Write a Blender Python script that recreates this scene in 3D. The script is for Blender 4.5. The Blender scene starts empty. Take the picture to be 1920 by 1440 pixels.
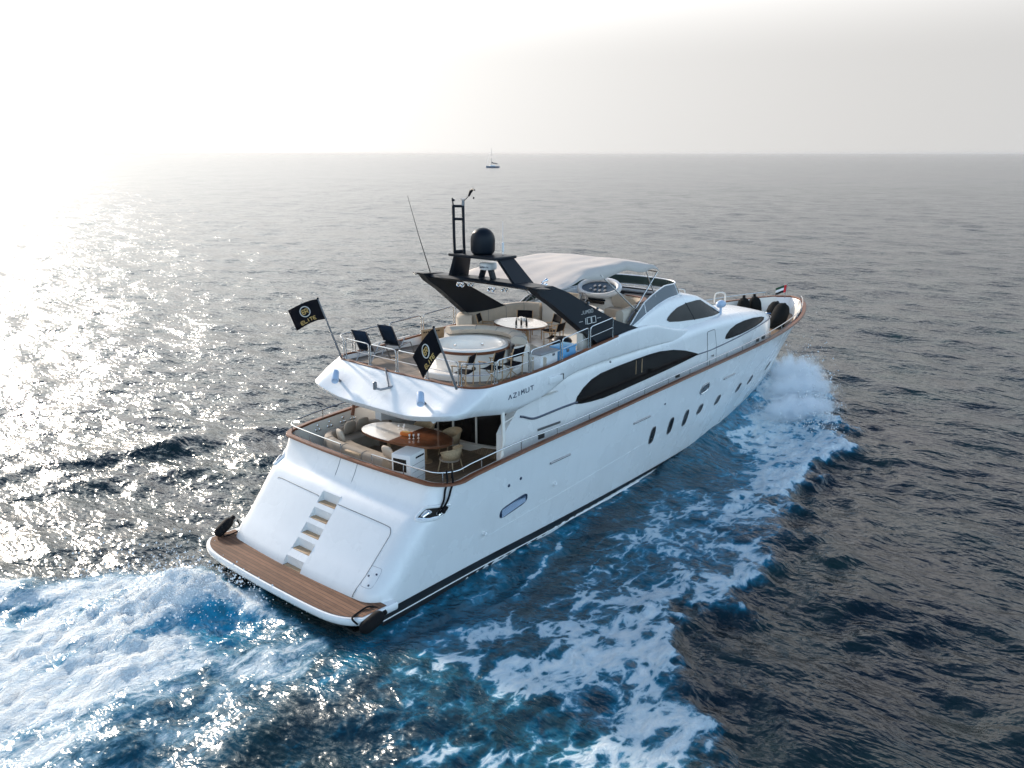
import bpy, bmesh, math, random
import numpy as np
from mathutils import Vector, Matrix
R = math.radians
random.seed(11)
rng = np.random.default_rng(5)
sc = bpy.context.scene
COL = sc.collection

# ------------------------------------------------------------------ camera, light, exposure
YAW, PITCH = R(41.38), math.atan(433 / 1640)
cam_d = bpy.data.cameras.new('camera'); cam = bpy.data.objects.new('camera', cam_d); COL.objects.link(cam)
cam.location = (-11.23, -18.12, 11.01)
fwd = Vector((math.cos(PITCH) * math.cos(YAW), math.cos(PITCH) * math.sin(YAW), -math.sin(PITCH)))
cam.rotation_euler = fwd.to_track_quat('-Z', 'Y').to_euler()
cam_d.sensor_width = 36; cam_d.lens = 1640 / 1920 * 36
cam_d.clip_start = 0.5; cam_d.clip_end = 80000
sc.camera = cam

SUN_AZ, SUN_EL = R(79), R(20)
sdir = Vector((math.cos(SUN_EL) * math.cos(SUN_AZ), math.cos(SUN_EL) * math.sin(SUN_AZ), math.sin(SUN_EL)))
sun_d = bpy.data.lights.new('sun', 'SUN'); sun = bpy.data.objects.new('sun', sun_d); COL.objects.link(sun)
sun_d.energy = 2.8; sun_d.angle = R(4.0); sun_d.color = (1.0, 0.86, 0.72)
sun.rotation_euler = (-sdir).to_track_quat('-Z', 'Y').to_euler()
sun.location = (0, 60, 60)

world = bpy.data.worlds.new('World'); sc.world = world; world.use_nodes = True
wn, wl_ = world.node_tree.nodes, world.node_tree.links
bg = wn['Background']
sky = wn.new('ShaderNodeTexSky'); sky.sky_type = 'NISHITA'; sky.sun_disc = False
sky.sun_elevation = SUN_EL; sky.sun_rotation = R(90) - SUN_AZ
sky.air_density = 1.0; sky.dust_density = 5.0; sky.ozone_density = 1.5; sky.altitude = 0
bg.inputs['Strength'].default_value = 0.12
# pale marine haze low in the sky, brighter towards the sun; clear blue Nishita sky above it
tc = wn.new('ShaderNodeTexCoord'); sep = wn.new('ShaderNodeSeparateXYZ'); wl_.new(tc.outputs['Generated'], sep.inputs[0])
mr = wn.new('ShaderNodeMapRange'); mr.interpolation_type = 'SMOOTHSTEP'
mr.inputs['From Min'].default_value = 0.18; mr.inputs['From Max'].default_value = 0.78
mr.inputs['To Min'].default_value = 0.0; mr.inputs['To Max'].default_value = 1.0
wl_.new(sep.outputs['Z'], mr.inputs['Value'])
dt = wn.new('ShaderNodeVectorMath'); dt.operation = 'DOT_PRODUCT'; wl_.new(tc.outputs['Generated'], dt.inputs[0]); dt.inputs[1].default_value = sdir
gl = wn.new('ShaderNodeMapRange'); gl.inputs['From Min'].default_value = -1.0; gl.inputs['From Max'].default_value = 1.0
wl_.new(dt.outputs['Value'], gl.inputs['Value'])
rp = wn.new('ShaderNodeValToRGB'); rp.color_ramp.interpolation = 'B_SPLINE'
HAZE = [(0.0, (3.6, 5.2, 6.6)), (0.46, (3.0, 4.0, 4.9)), (0.62, (2.70, 2.74, 2.80)), (0.70, (2.80, 2.76, 2.71)), (0.80, (3.2, 3.14, 3.07)), (0.90, (3.9, 3.83, 3.73)), (1.0, (6.8, 6.6, 6.3))]
el = rp.color_ramp.elements
while len(el) < len(HAZE): el.new(0.5)
for e_, (q_, c_) in zip(el, HAZE): e_.position = q_; e_.color = (*[v / 8 for v in c_], 1)
wl_.new(gl.outputs[0], rp.inputs['Fac'])
up_ = wn.new('ShaderNodeMapRange'); up_.interpolation_type = 'SMOOTHSTEP'; up_.inputs['From Min'].default_value = 0.09; up_.inputs['From Max'].default_value = 0.27
up_.inputs['To Min'].default_value = 8.0; up_.inputs['To Max'].default_value = 17.0; wl_.new(sep.outputs['Z'], up_.inputs['Value'])
hz = wn.new('ShaderNodeMix'); hz.data_type = 'RGBA'; hz.blend_type = 'MULTIPLY'; hz.inputs['Factor'].default_value = 1.0
wl_.new(rp.outputs['Color'], hz.inputs['A']); wl_.new(up_.outputs[0], hz.inputs['B'])
hs = wn.new('ShaderNodeMix'); hs.data_type = 'RGBA'; hs.blend_type = 'MULTIPLY'; hs.inputs['Factor'].default_value = 1.0
wl_.new(sky.outputs[0], hs.inputs['A']); hs.inputs['B'].default_value = (0.42, 0.62, 0.85, 1)
fs_ = wn.new('ShaderNodeMix'); fs_.data_type = 'RGBA'; wl_.new(mr.outputs[0], fs_.inputs['Factor']); wl_.new(hz.outputs['Result'], fs_.inputs['A']); wl_.new(hs.outputs['Result'], fs_.inputs['B'])
wl_.new(fs_.outputs['Result'], bg.inputs['Color'])

sc.view_settings.view_transform = 'Standard'; sc.view_settings.look = 'None'
sc.view_settings.exposure = 1.0; sc.view_settings.gamma = 1.0
sc.cycles.max_bounces = 12; sc.cycles.volume_bounces = 12; sc.cycles.diffuse_bounces = 4; sc.cycles.glossy_bounces = 4; sc.cycles.caustics_reflective = False; sc.cycles.caustics_refractive = False
sc.cycles.sample_clamp_indirect = 6.0

# ------------------------------------------------------------------ materials
def mat(name, col, rough=0.5, metal=0.0, var=0.0, vscale=3.0, bump=0.0, bscale=40.0, coat=0.0, spec=0.5, streak=0.0):
    m = bpy.data.materials.new(name); m.use_nodes = True
    n, l = m.node_tree.nodes, m.node_tree.links
    b = n['Principled BSDF']
    b.inputs['Base Color'].default_value = (*col, 1); b.inputs['Roughness'].default_value = rough
    b.inputs['Metallic'].default_value = metal; b.inputs['Coat Weight'].default_value = coat
    b.inputs['Specular IOR Level'].default_value = spec
    t = n.new('ShaderNodeTexCoord')
    if var > 0:
        no = n.new('ShaderNodeTexNoise'); no.inputs['Scale'].default_value = vscale; no.inputs['Detail'].default_value = 5
        l.new(t.outputs['Object'], no.inputs['Vector'])
        mp = n.new('ShaderNodeMapRange'); mp.inputs['From Min'].default_value = 0.3; mp.inputs['From Max'].default_value = 0.7
        mp.inputs['To Min'].default_value = 1 - var; mp.inputs['To Max'].default_value = 1 + var
        l.new(no.outputs['Fac'], mp.inputs['Value'])
        mx = n.new('ShaderNodeMix'); mx.data_type = 'RGBA'; mx.blend_type = 'MULTIPLY'; mx.inputs['Factor'].default_value = 1
        mx.inputs['A'].default_value = (*col, 1); l.new(mp.outputs[0], mx.inputs['B']); l.new(mx.outputs['Result'], b.inputs['Base Color'])
        if streak > 0:
            sm_ = n.new('ShaderNodeMapping'); sm_.inputs['Scale'].default_value = (2.4, 2.4, 0.22); l.new(t.outputs['Object'], sm_.inputs['Vector'])
            sn = n.new('ShaderNodeTexNoise'); sn.inputs['Scale'].default_value = 1.6; sn.inputs['Detail'].default_value = 7; sn.inputs['Roughness'].default_value = 0.65; l.new(sm_.outputs[0], sn.inputs['Vector'])
            s2 = n.new('ShaderNodeMapRange'); s2.inputs['From Min'].default_value = 0.5; s2.inputs['From Max'].default_value = 0.8; s2.inputs['To Min'].default_value = 1.0; s2.inputs['To Max'].default_value = 1 - streak * 2.2
            l.new(sn.outputs['Fac'], s2.inputs['Value'])
            m3 = n.new('ShaderNodeMix'); m3.data_type = 'RGBA'; m3.blend_type = 'MULTIPLY'; m3.inputs['Factor'].default_value = 1
            l.new(mx.outputs['Result'], m3.inputs['A']); l.new(s2.outputs[0], m3.inputs['B']); l.new(m3.outputs['Result'], b.inputs['Base Color'])
        r2 = n.new('ShaderNodeMapRange'); r2.inputs['To Min'].default_value = max(0.02, rough - 0.08); r2.inputs['To Max'].default_value = min(1, rough + 0.1)
        l.new(no.outputs['Fac'], r2.inputs['Value']); l.new(r2.outputs[0], b.inputs['Roughness'])
    if bump > 0:
        nb = n.new('ShaderNodeTexNoise'); nb.inputs['Scale'].default_value = bscale; nb.inputs['Detail'].default_value = 3
        l.new(t.outputs['Object'], nb.inputs['Vector'])
        bp = n.new('ShaderNodeBump'); bp.inputs['Strength'].default_value = bump; bp.inputs['Distance'].default_value = 0.02
        l.new(nb.outputs['Fac'], bp.inputs['Height']); l.new(bp.outputs[0], b.inputs['Normal'])
    return m

def teak_mat(name, c1, c2, plank=0.07, axis=1, rough=0.6):
    """planks running fore and aft (axis=1: seams repeat across y) with dark caulking and weathered grain"""
    m = bpy.data.materials.new(name); m.use_nodes = True
    n, l = m.node_tree.nodes, m.node_tree.links; b = n['Principled BSDF']
    t = n.new('ShaderNodeTexCoord'); s = n.new('ShaderNodeSeparateXYZ'); l.new(t.outputs['Object'], s.inputs[0])
    u = s.outputs[axis]
    dv = n.new('ShaderNodeMath'); dv.operation = 'DIVIDE'; dv.inputs[1].default_value = plank; l.new(u, dv.inputs[0])
    fr = n.new('ShaderNodeMath'); fr.operation = 'FRACT'; l.new(dv.outputs[0], fr.inputs[0])
    fl = n.new('ShaderNodeMath'); fl.operation = 'FLOOR'; l.new(dv.outputs[0], fl.inputs[0])
    wnz = n.new('ShaderNodeTexWhiteNoise'); wnz.noise_dimensions = '1D'; l.new(fl.outputs[0], wnz.inputs['W'])
    mpn = n.new('ShaderNodeMapping'); mpn.inputs['Scale'].default_value = (2, 14, 2) if axis == 1 else (14, 2, 2)
    l.new(t.outputs['Object'], mpn.inputs['Vector'])
    no = n.new('ShaderNodeTexNoise'); no.inputs['Scale'].default_value = 2.2; no.inputs['Detail'].default_value = 6; l.new(mpn.outputs[0], no.inputs['Vector'])
    st = n.new('ShaderNodeTexNoise'); st.inputs['Scale'].default_value = 0.9; st.inputs['Detail'].default_value = 4; l.new(t.outputs['Object'], st.inputs['Vector'])
    a1 = n.new('ShaderNodeMath'); a1.operation = 'MULTIPLY_ADD'; a1.inputs[1].default_value = 0.45; l.new(wnz.outputs['Value'], a1.inputs[0]); l.new(no.outputs['Fac'], a1.inputs[2])
    a2 = n.new('ShaderNodeMath'); a2.operation = 'MULTIPLY_ADD'; a2.inputs[1].default_value = 0.7; l.new(st.outputs['Fac'], a2.inputs[0]); l.new(a1.outputs[0], a2.inputs[2])
    mp = n.new('ShaderNodeMapRange'); mp.inputs['From Min'].default_value = 0.6; mp.inputs['From Max'].default_value = 1.6; l.new(a2.outputs[0], mp.inputs['Value'])
    mx = n.new('ShaderNodeMix'); mx.data_type = 'RGBA'; mx.inputs['A'].default_value = (*c1, 1); mx.inputs['B'].default_value = (*c2, 1); l.new(mp.outputs[0], mx.inputs['Factor'])
    lt = n.new('ShaderNodeMath'); lt.operation = 'LESS_THAN'; lt.inputs[1].default_value = 0.13; l.new(fr.outputs[0], lt.inputs[0])
    m2 = n.new('ShaderNodeMix'); m2.data_type = 'RGBA'; m2.inputs['B'].default_value = (0.03, 0.026, 0.022, 1)
    l.new(lt.outputs[0], m2.inputs['Factor']); l.new(mx.outputs['Result'], m2.inputs['A']); l.new(m2.outputs['Result'], b.inputs['Base Color'])
    b.inputs['Roughness'].default_value = rough; b.inputs['Specular IOR Level'].default_value = 0.2
    return m

M = {}
M['gel'] = mat('white_gelcoat', (0.78, 0.775, 0.765), 0.26, var=0.03, vscale=0.7, coat=0.2, streak=0.03)
M['gelwarm'] = mat('cream_gelcoat', (0.70, 0.66, 0.60), 0.35, var=0.03, vscale=1.2)
M['seam'] = mat('panel_seam_grey', (0.16, 0.17, 0.18), 0.6)
M['black'] = mat('black_gloss_paint', (0.005, 0.009, 0.015), 0.42, var=0.1, spec=0.18)
M['bootblack'] = mat('black_antifouling', (0.012, 0.013, 0.015), 0.4, var=0.15)
M['glass'] = mat('dark_tinted_glass', (0.010, 0.009, 0.009), 0.10, var=0.2, vscale=1.5, spec=0.28)
M['glassbrown'] = mat('brown_tinted_glass', (0.026, 0.023, 0.021), 0.16, var=0.15, vscale=2, spec=0.10)
M['glassblue'] = mat('blue_grey_perspex', (0.05, 0.075, 0.10), 0.06)
M['glassgreen'] = mat('green_grey_perspex', (0.035, 0.06, 0.05), 0.08)
M['capwood'] = mat('varnished_mahogany', (0.17, 0.058, 0.024), 0.45, var=0.2, vscale=5, spec=0.35)
M['steel'] = mat('polished_steel', (0.50, 0.50, 0.50), 0.22, metal=1.0)
M['chrome'] = mat('chrome', (0.85, 0.85, 0.85), 0.06, metal=1.0)
M['greymetal'] = mat('grey_metal', (0.22, 0.22, 0.23), 0.35, metal=0.8)
M['rubber'] = mat('black_rubber', (0.008, 0.008, 0.009), 0.75, var=0.2, bump=0.3, bscale=60, spec=0.12)
M['cover'] = mat('black_fender_cover', (0.009, 0.010, 0.010), 0.85, spec=0.08, var=0.25, vscale=4, bump=0.5, bscale=25)
M['canvas'] = mat('beige_canvas', (0.53, 0.47, 0.42), 0.85, var=0.05, vscale=2, bump=0.15, bscale=14)
M['cushion'] = mat('beige_cushion', (0.50, 0.43, 0.35), 0.8, var=0.06, vscale=6, bump=0.2, bscale=30)
M['taupe'] = mat('taupe_upholstery', (0.30, 0.25, 0.20), 0.8, var=0.08, vscale=6, bump=0.2, bscale=30)
M['wicker'] = mat('woven_rope', (0.42, 0.31, 0.19), 0.7, var=0.2, vscale=30, bump=0.6, bscale=60)
M['wood'] = mat('teak_furniture', (0.38, 0.25, 0.14), 0.55, var=0.2, vscale=8)
M['tablewood'] = mat('glossy_brown_table', (0.15, 0.060, 0.030), 0.12, var=0.2, vscale=4, coat=0.6)
M['tablesheen'] = mat('table_sky_sheen', (0.68, 0.65, 0.62), 0.25, var=0.05, coat=0.4)  # pale sky reflection painted into the colour of the glossy tabletops
M['navy'] = mat('navy_sling_fabric', (0.010, 0.022, 0.042), 0.75, spec=0.12, var=0.15, vscale=10)
M['darkfab'] = mat('black_fabric', (0.007, 0.007, 0.010), 0.85, spec=0.08, var=0.2, vscale=8)
M['white'] = mat('white_plastic', (0.78, 0.78, 0.78), 0.35, var=0.02)
M['grey'] = mat('grey_plastic', (0.30, 0.30, 0.31), 0.5, var=0.05)
M['blue'] = mat('cool_box_blue', (0.12, 0.36, 0.62), 0.4, var=0.05)
M['paleblue'] = mat('pale_blue_lamp', (0.40, 0.50, 0.64), 0.35, var=0.05)
M['orange'] = mat('orange_box', (0.65, 0.16, 0.02), 0.5)
M['gold'] = mat('gold_print', (0.55, 0.36, 0.12), 0.45)
M['silver'] = mat('silver_print', (0.70, 0.68, 0.64), 0.45)
M['red'] = mat('flag_red', (0.55, 0.02, 0.03), 0.8)
M['flagwhite'] = mat('flag_white', (0.8, 0.8, 0.8), 0.8)
M['flaggreen'] = mat('flag_green', (0.01, 0.06, 0.03), 0.8)
M['steelblue'] = mat('blue_hull_paint', (0.05, 0.12, 0.20), 0.4)
M['letterblue'] = mat('navy_lettering', (0.012, 0.03, 0.07), 0.35)
M['tubwhite'] = mat('acrylic_white', (0.80, 0.745, 0.675), 0.22, coat=0.2)
M['teakplat'] = teak_mat('teak_platform', (0.080, 0.036, 0.020), (0.25, 0.125, 0.072), 0.11, axis=0, rough=0.75)
M['teakdeck'] = teak_mat('teak_deck', (0.15, 0.115, 0.088), (0.29, 0.235, 0.185), 0.07, axis=1)
M['teaksole'] = teak_mat('teak_cockpit', (0.17, 0.115, 0.075), (0.32, 0.235, 0.16), 0.07, axis=1)

# ------------------------------------------------------------------ mesh helpers
class MB:
    def __init__(s): s.v = []; s.f = []
    def add(s, vs, fs):
        o = len(s.v); s.v += [tuple(p) for p in vs]; s.f += [tuple(i + o for i in f) for f in fs]; return s
    def box(s, c, d, rz=0, bev=0.0, rx=0, ry=0):
        bm = bmesh.new(); bmesh.ops.create_cube(bm, size=1)
        for v in bm.verts: v.co = Vector((v.co.x * d[0], v.co.y * d[1], v.co.z * d[2]))
        if bev > 0: bmesh.ops.bevel(bm, geom=bm.edges[:], offset=min(bev, min(d) * 0.45), segments=2, affect='EDGES', profile=0.6)
        mt = Matrix.Translation(c) @ Matrix.Rotation(rz, 4, 'Z') @ Matrix.Rotation(ry, 4, 'Y') @ Matrix.Rotation(rx, 4, 'X')
        bm.verts.index_update()
        s.add([mt @ v.co for v in bm.verts], [[v.index for v in f.verts] for f in bm.faces]); bm.free(); return s
    def tube(s, pts, r, seg=8, closed=False):
        P = [Vector(p) for p in pts]; n = len(P); rr = r if hasattr(r, '__len__') else [r] * n
        rings = []; up = None
        for i in range(n):
            if closed: t = P[(i + 1) % n] - P[i - 1]
            else: t = P[min(i + 1, n - 1)] - P[max(i - 1, 0)]
            t.normalize()
            if up is None: up = Vector((0, 0, 1)) if abs(t.z) < 0.9 else Vector((1, 0, 0))
            a = t.cross(up); 
            if a.length < 1e-4: a = t.cross(Vector((0.3, 1, 0.2)))
            a.normalize(); b = a.cross(t).normalized(); up = b
            rings.append([P[i] + (a * math.cos(2 * math.pi * k / seg) + b * math.sin(2 * math.pi * k / seg)) * rr[i] for k in range(seg)])
        vs = [p for rg in rings for p in rg]; fs = []
        m = n if closed else n - 1
        for i in range(m):
            j = (i + 1) % n
            for k in range(seg):
                k2 = (k + 1) % seg; fs.append((i * seg + k, i * seg + k2, j * seg + k2, j * seg + k))
        if not closed: fs += [tuple(range(seg))[::-1], tuple((n - 1) * seg + k for k in range(seg))]
        return s.add(vs, fs)
    def lathe(s, prof, c=(0, 0, 0), seg=32, sx=1, sy=1, cap=True, mt=None):
        vs = []; fs = []
        for r, z in prof:
            for k in range(seg):
                a = 2 * math.pi * k / seg; p = Vector((r * math.cos(a) * sx, r * math.sin(a) * sy, z))
                if mt is not None: p = mt @ p
                vs.append((p[0] + c[0], p[1] + c[1], p[2] + c[2]))
        for i in range(len(prof) - 1):
            for k in range(seg):
                k2 = (k + 1) % seg; fs.append((i * seg + k, i * seg + k2, (i + 1) * seg + k2, (i + 1) * seg + k))
        if cap: fs += [tuple(range(seg))[::-1], tuple((len(prof) - 1) * seg + k for k in range(seg))]
        return s.add(vs, fs)
    def grid(s, rows, skip=None, wrap=False):
        nr, nc = len(rows), len(rows[0]); vs = [p for r in rows for p in r]; fs = []
        for i in range(nr - 1):
            for j in range(nc if wrap else nc - 1):
                if skip and skip(i, j): continue
                j2 = (j + 1) % nc
                fs.append((i * nc + j, i * nc + j2, (i + 1) * nc + j2, (i + 1) * nc + j))
        return s.add(vs, fs)
    def prism(s, outline, vec):
        n = len(outline); a = [Vector(p) for p in outline]; b = [p + Vector(vec) for p in a]
        return s.add(a + b, [tuple(range(n))[::-1], tuple(range(n, 2 * n))] + [(i, (i + 1) % n, n + (i + 1) % n, n + i) for i in range(n)])
    def sphere(s, c, d, seg=20, rings=12, mt=None):
        prof = [(math.sin(math.pi * i / rings) * 0.5 + 1e-4, -math.cos(math.pi * i / rings) * 0.5) for i in range(rings + 1)]
        T = Matrix.Diagonal((d[0], d[1], d[2])).to_4x4()
        if mt is not None: T = mt.to_4x4() @ T
        return s.lathe(prof, c, seg, mt=T)
    def sweep(s, path, sect, closed_sect=True, zfun=None, caps=True):
        """path: xy points; sect: (left offset, z) pairs"""
        n = len(path); P = [Vector((p[0], p[1])) for p in path]; rows = []
        for i in range(n):
            t = (P[min(i + 1, n - 1)] - P[max(i - 1, 0)]).normalized(); nn = Vector((-t.y, t.x))
            z0 = zfun(i) if zfun else (path[i][2] if len(path[i]) > 2 else 0)
            rows.append([(P[i].x + nn.x * o, P[i].y + nn.y * o, z0 + z) for o, z in sect])
        o = len(s.v); s.grid(rows, wrap=closed_sect)
        if closed_sect and caps:
            m = len(sect); s.f += [tuple(o + k for k in range(m)), tuple(o + (n - 1) * m + k for k in range(m))[::-1]]
        return s
    def build(s, name, m, parent=None, smooth=40, loc=None):
        me = bpy.data.meshes.new(name); me.from_pydata(s.v, [], s.f)
        bm = bmesh.new(); bm.from_mesh(me)
        bmesh.ops.remove_doubles(bm, verts=bm.verts[:], dist=1e-5)
        bmesh.ops.recalc_face_normals(bm, faces=bm.faces[:]); bm.to_mesh(me); bm.free()
        me.materials.append(M[m] if isinstance(m, str) else m)
        if smooth:
            me.polygons.foreach_set('use_smooth', [True] * len(me.polygons)); me.set_sharp_from_angle(angle=R(smooth))
        o = bpy.data.objects.new(name, me); COL.objects.link(o)
        if parent is not None: o.parent = parent
        if loc is not None: o.location = loc
        return o

def tag(o, label=None, cat=None, group=None, kind=None):
    if label: o['label'] = label
    if cat: o['category'] = cat
    if group: o['group'] = group
    if kind: o['kind'] = kind
    return o
def thing(name, label, cat, loc=(0, 0, 0), rz=0, group=None):
    o = bpy.data.objects.new(name, None); o.empty_display_size = 0.2; COL.objects.link(o)
    o.location = loc; o.rotation_euler = (0, 0, rz); return tag(o, label, cat, group)
def copy_tree(o, parent=None):
    c = o.copy(); COL.objects.link(c)
    if parent is not None: c.parent = parent
    for ch in list(o.children): copy_tree(ch, c)
    return c
def catmull(pts, n=8):
    P = [np.array(p, float) for p in pts]; out = []
    for i in range(len(P) - 1):
        p0, p1, p2, p3 = P[max(i - 1, 0)], P[i], P[i + 1], P[min(i + 2, len(P) - 1)]
        for k in range(n):
            t = k / n
            out.append(tuple(0.5 * ((2 * p1) + (p2 - p0) * t + (2 * p0 - 5 * p1 + 4 * p2 - p3) * t * t + (3 * p1 - p0 - 3 * p2 + p3) * t ** 3)))
    out.append(tuple(P[-1])); return out
def sstep(a, b, x):
    t = np.clip((np.asarray(x, float) - a) / (b - a), 0, 1); return t * t * (3 - 2 * t)
def smooth_interp(xs, ys):
    """monotone-ish smooth table lookup: piecewise cubic through the table"""
    xs = np.array(xs, float); ys = np.array(ys, float)
    d = np.gradient(ys, xs)
    sl = np.diff(ys) / np.diff(xs)
    for i in range(1, len(xs) - 1):
        if sl[i - 1] * sl[i] <= 0: d[i] = 0
    d[0], d[-1] = sl[0], sl[-1]
    def f(x):
        x = np.clip(np.asarray(x, float), xs[0], xs[-1]); i = np.clip(np.searchsorted(xs, x) - 1, 0, len(xs) - 2)
        h = xs[i + 1] - xs[i]; t = (x - xs[i]) / h
        r = (2 * t ** 3 - 3 * t ** 2 + 1) * ys[i] + (t ** 3 - 2 * t ** 2 + t) * h * d[i] + (-2 * t ** 3 + 3 * t ** 2) * ys[i + 1] + (t ** 3 - t ** 2) * h * d[i + 1]
        return r
    return f

# ------------------------------------------------------------------ yacht form (metres, x forward, y to port, z up, water at 0)
#SHAPES
XF1, XF0, ZB = 30.3, 27.9, -0.40
gy_f = smooth_interp([0, 3, 6, 10, 14, 16, 18, 20, 22, 24, 26, 28, 29.3, 30, 30.3], [3.42, 3.42, 3.42, 3.43, 3.42, 3.40, 3.35, 3.24, 3.05, 2.77, 2.35, 1.66, 1.02, .5, 0])
zg_f = smooth_interp([0, 3, 5, 6.3, 8.8, 11.6, 15, 17, 19, 22, 24, 26, 28, 30.3], [2.98, 3.0, 3.13, 3.21, 3.33, 3.48, 3.65, 3.73, 3.78, 3.84, 3.90, 3.98, 4.06, 4.15])
wl_f = smooth_interp([0, 1.1, 4.7, 7.1, 9.9, 13.5, 16, 19.1, 21.5, 24, 26, 27.9], [3.2, 3.12, 2.88, 2.80, 2.66, 2.40, 2.16, 1.76, 1.36, 0.85, 0.42, 0])
xt_f = smooth_interp([-0.4, .45, .5, 1.0, 1.6, 2.05, 2.2, 2.28, 2.38, 2.55, 3.0], [.85, .60, .60, 1.04, 1.55, 1.93, 2.07, 2.22, 2.40, 2.52, 2.74])
def xf_s(s): return XF0 + (XF1 - XF0) * np.power(np.clip(s, 0, 1), 0.9)
def half(x, s):
    """half breadth of the hull at x and level s (0 below the water, 1 at the gunwale)"""
    x = np.asarray(x, float); s = np.asarray(s, float)
    v = np.clip(x / xf_s(s), 0, 1); p = 0.80 + 0.35 * sstep(0.5, 0.95, v)
    yb, yt = wl_f(v * XF0), gy_f(v * XF1)
    return yb + (yt - yb) * np.power(s, p)
def hull_y(x, z):
    s = np.clip((np.asarray(z, float) - ZB) / (zg_f(x) - ZB), 0, 1); return half(x, s)
RC = 0.62
def trans_x(y, z):
    """x of the transom face at offset y and height z, away from the corners"""
    return xt_f(z) + 0.16 * (np.asarray(y, float) / 3.4) ** 2
def hull_path(s, nside=60):
    """starboard half of one level: from the middle of the transom round the corner to the stem"""
    z0 = ZB + s * (3.0 - ZB); pts = []
    xa = float(xt_f(z0)) + 0.16 + RC; y0 = float(half(xa, s))
    for y in (0, .19, .38, .52, .8, 1.2, 1.6, 2.0, 2.4):
        pts.append((float(trans_x(y, z0)), -y, z0))
    ys = y0 - RC
    for k in range(9):
        a = math.pi / 2 * k / 8
        pts.append((float(trans_x(ys, z0)) + RC * (1 - math.cos(a)) * (xa - float(trans_x(ys, z0))) / RC, -(ys + RC * math.sin(a)), z0))
    xe = float(xf_s(s))
    for k in range(1, nside + 1):
        t = k / nside; t = 1 - (1 - t) ** 1.35
        x = xa + (xe - xa) * t
        z = ZB + s * (float(zg_f(x)) - ZB)
        pts.append((x, -float(half(x, s)), z))
    return pts
#ENDSHAPES

# ------------------------------------------------------------------ yacht
yacht = thing('motor_yacht', 'large white motor yacht under way with black radar arch and brown cap rail', 'yacht')
def mir(pts): return [(p[0], -p[1], p[2]) for p in pts]
def full_path(s, n=60):
    st = hull_path(s, n); return st[::-1] + mir(st)[1:]
SL = [0.0, 0.06, 0.13, 0.2, (0.5 - ZB) / (3 - ZB), 0.33, 0.41, 0.49, 0.57, 0.64, (2.05 - ZB) / (3 - ZB), (2.2 - ZB) / (3 - ZB), (2.27 - ZB) / (3 - ZB), (2.33 - ZB) / (3 - ZB), (2.39 - ZB) / (3 - ZB), (2.5 - ZB) / (3 - ZB), 0.91, 0.96, 1.0]
rows = [full_path(s) for s in SL]
mid = len(rows[0]) // 2
def gap(i, j):
    return (mid - 2 <= j <= mid + 1) and 4 <= i < 11
hull = MB().grid(rows, skip=gap).build('hull', 'gel', yacht, smooth=50)
# boot stripe along the waterline, both sides
def side_strip(z0, z1, x0, x1, off, n=60, sgn=-1, frac=None):
    rws = []
    for z in (z0, z1):
        r = []
        for k in range(n + 1):
            x = x0 + (x1 - x0) * k / n
            r.append((x, sgn * (float(hull_y(x, z)) + off), z))
        rws.append(r)
    return rws
b = MB(); [b.grid(side_strip(-0.38, 0.30, 0.98, 24.5, 0.008, sgn=s)) for s in (-1, 1)]; b.build('boot_stripe', 'bootblack', hull)
b = MB()
for s in (-1, 1):
    b.tube([(x, s * (float(hull_y(x, 0.035)) + 0.012), 0.035) for x in np.linspace(0.98, 13, 50)], 0.016, 6)
b.build('spray_rail', 'gel', hull)
b = MB()
for z in (1.75,):
    b.tube([(x, -(float(hull_y(x, 0.55 + 0.085 * x)) - 0.012), 0.55 + 0.085 * x) for x in np.linspace(4.5, 16, 50)], 0.016, 6)
b.build('hull_chine', 'gel', hull)

# stairs recessed into the middle of the transom
b = MB(); tread_list = []; W = 0.38
nst, z0, pitch, rise = 5, 0.5, 0.342, 0.245
def xs(z): return float(xt_f(z)) + 0.001
prof = []
for i in range(nst):
    za = z0 + i * pitch + (0.03 if i else 0.0); zb_ = za + rise + (0.03 if i == nst - 1 else 0)
    prof += [(xs(za), za), (xs(zb_), za), (xs(zb_), zb_)]
    for s in (-1, 1):
        b.add([(xs(za), s * W, za), (xs(zb_), s * W, za), (xs(zb_), s * W, zb_)], [(0, 1, 2)])
    x0_, x1_ = xs(za) + 0.02, xs(zb_) - 0.01
    tread_list.append(((x0_ + x1_) / 2, za + 0.008, x1_ - x0_))
prof += [(xs(2.2), 2.2)]
b.grid([[(x, -W, z) for x, z in prof], [(x, W, z) for x, z in prof]])
stairs = b.build('transom_stairs', 'gel', yacht, smooth=30)
for x_, z_, d_ in tread_list: MB().box((x_, 0, z_), (d_, 2 * W - 0.07, 0.016), bev=0.004).build('stair_tread', 'wood', stairs)

# seams of the garage door, the tender locker and the shower hatch: thin recessed lines lying on the transom
def trans_line(pts, name, r=0.011, closed=False, m='seam', parent=yacht):
    P = catmull(pts, 6)
    MB().tube([(float(trans_x(y, z)) - 0.002 + (0.0), y, z) for y, z in P], r, 6).build(name, m, parent)
trans_line([(-.42, 2.02), (-.6, 2.02), (-1.6, 2.0), (-2.35, 1.97), (-2.5, 1.93), (-2.57, 1.83), (-2.56, 1.7), (-2.5, 1.2), (-2.42, .52)], 'garage_door_seam')
trans_line([(.42, 2.02), (.52, 2.04), (1.2, 2.05), (2.3, 2.05), (2.45, 2.02)], 'garage_door_seam')
trans_line([(-.3, 2.98), (-.3, 2.6), (-.3, 2.42)], 'transom_gate_seam', 0.008)
trans_line([(.42, 2.98), (.42, 2.6), (.42, 2.42)], 'transom_gate_seam', 0.008)
hatch = []
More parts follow.
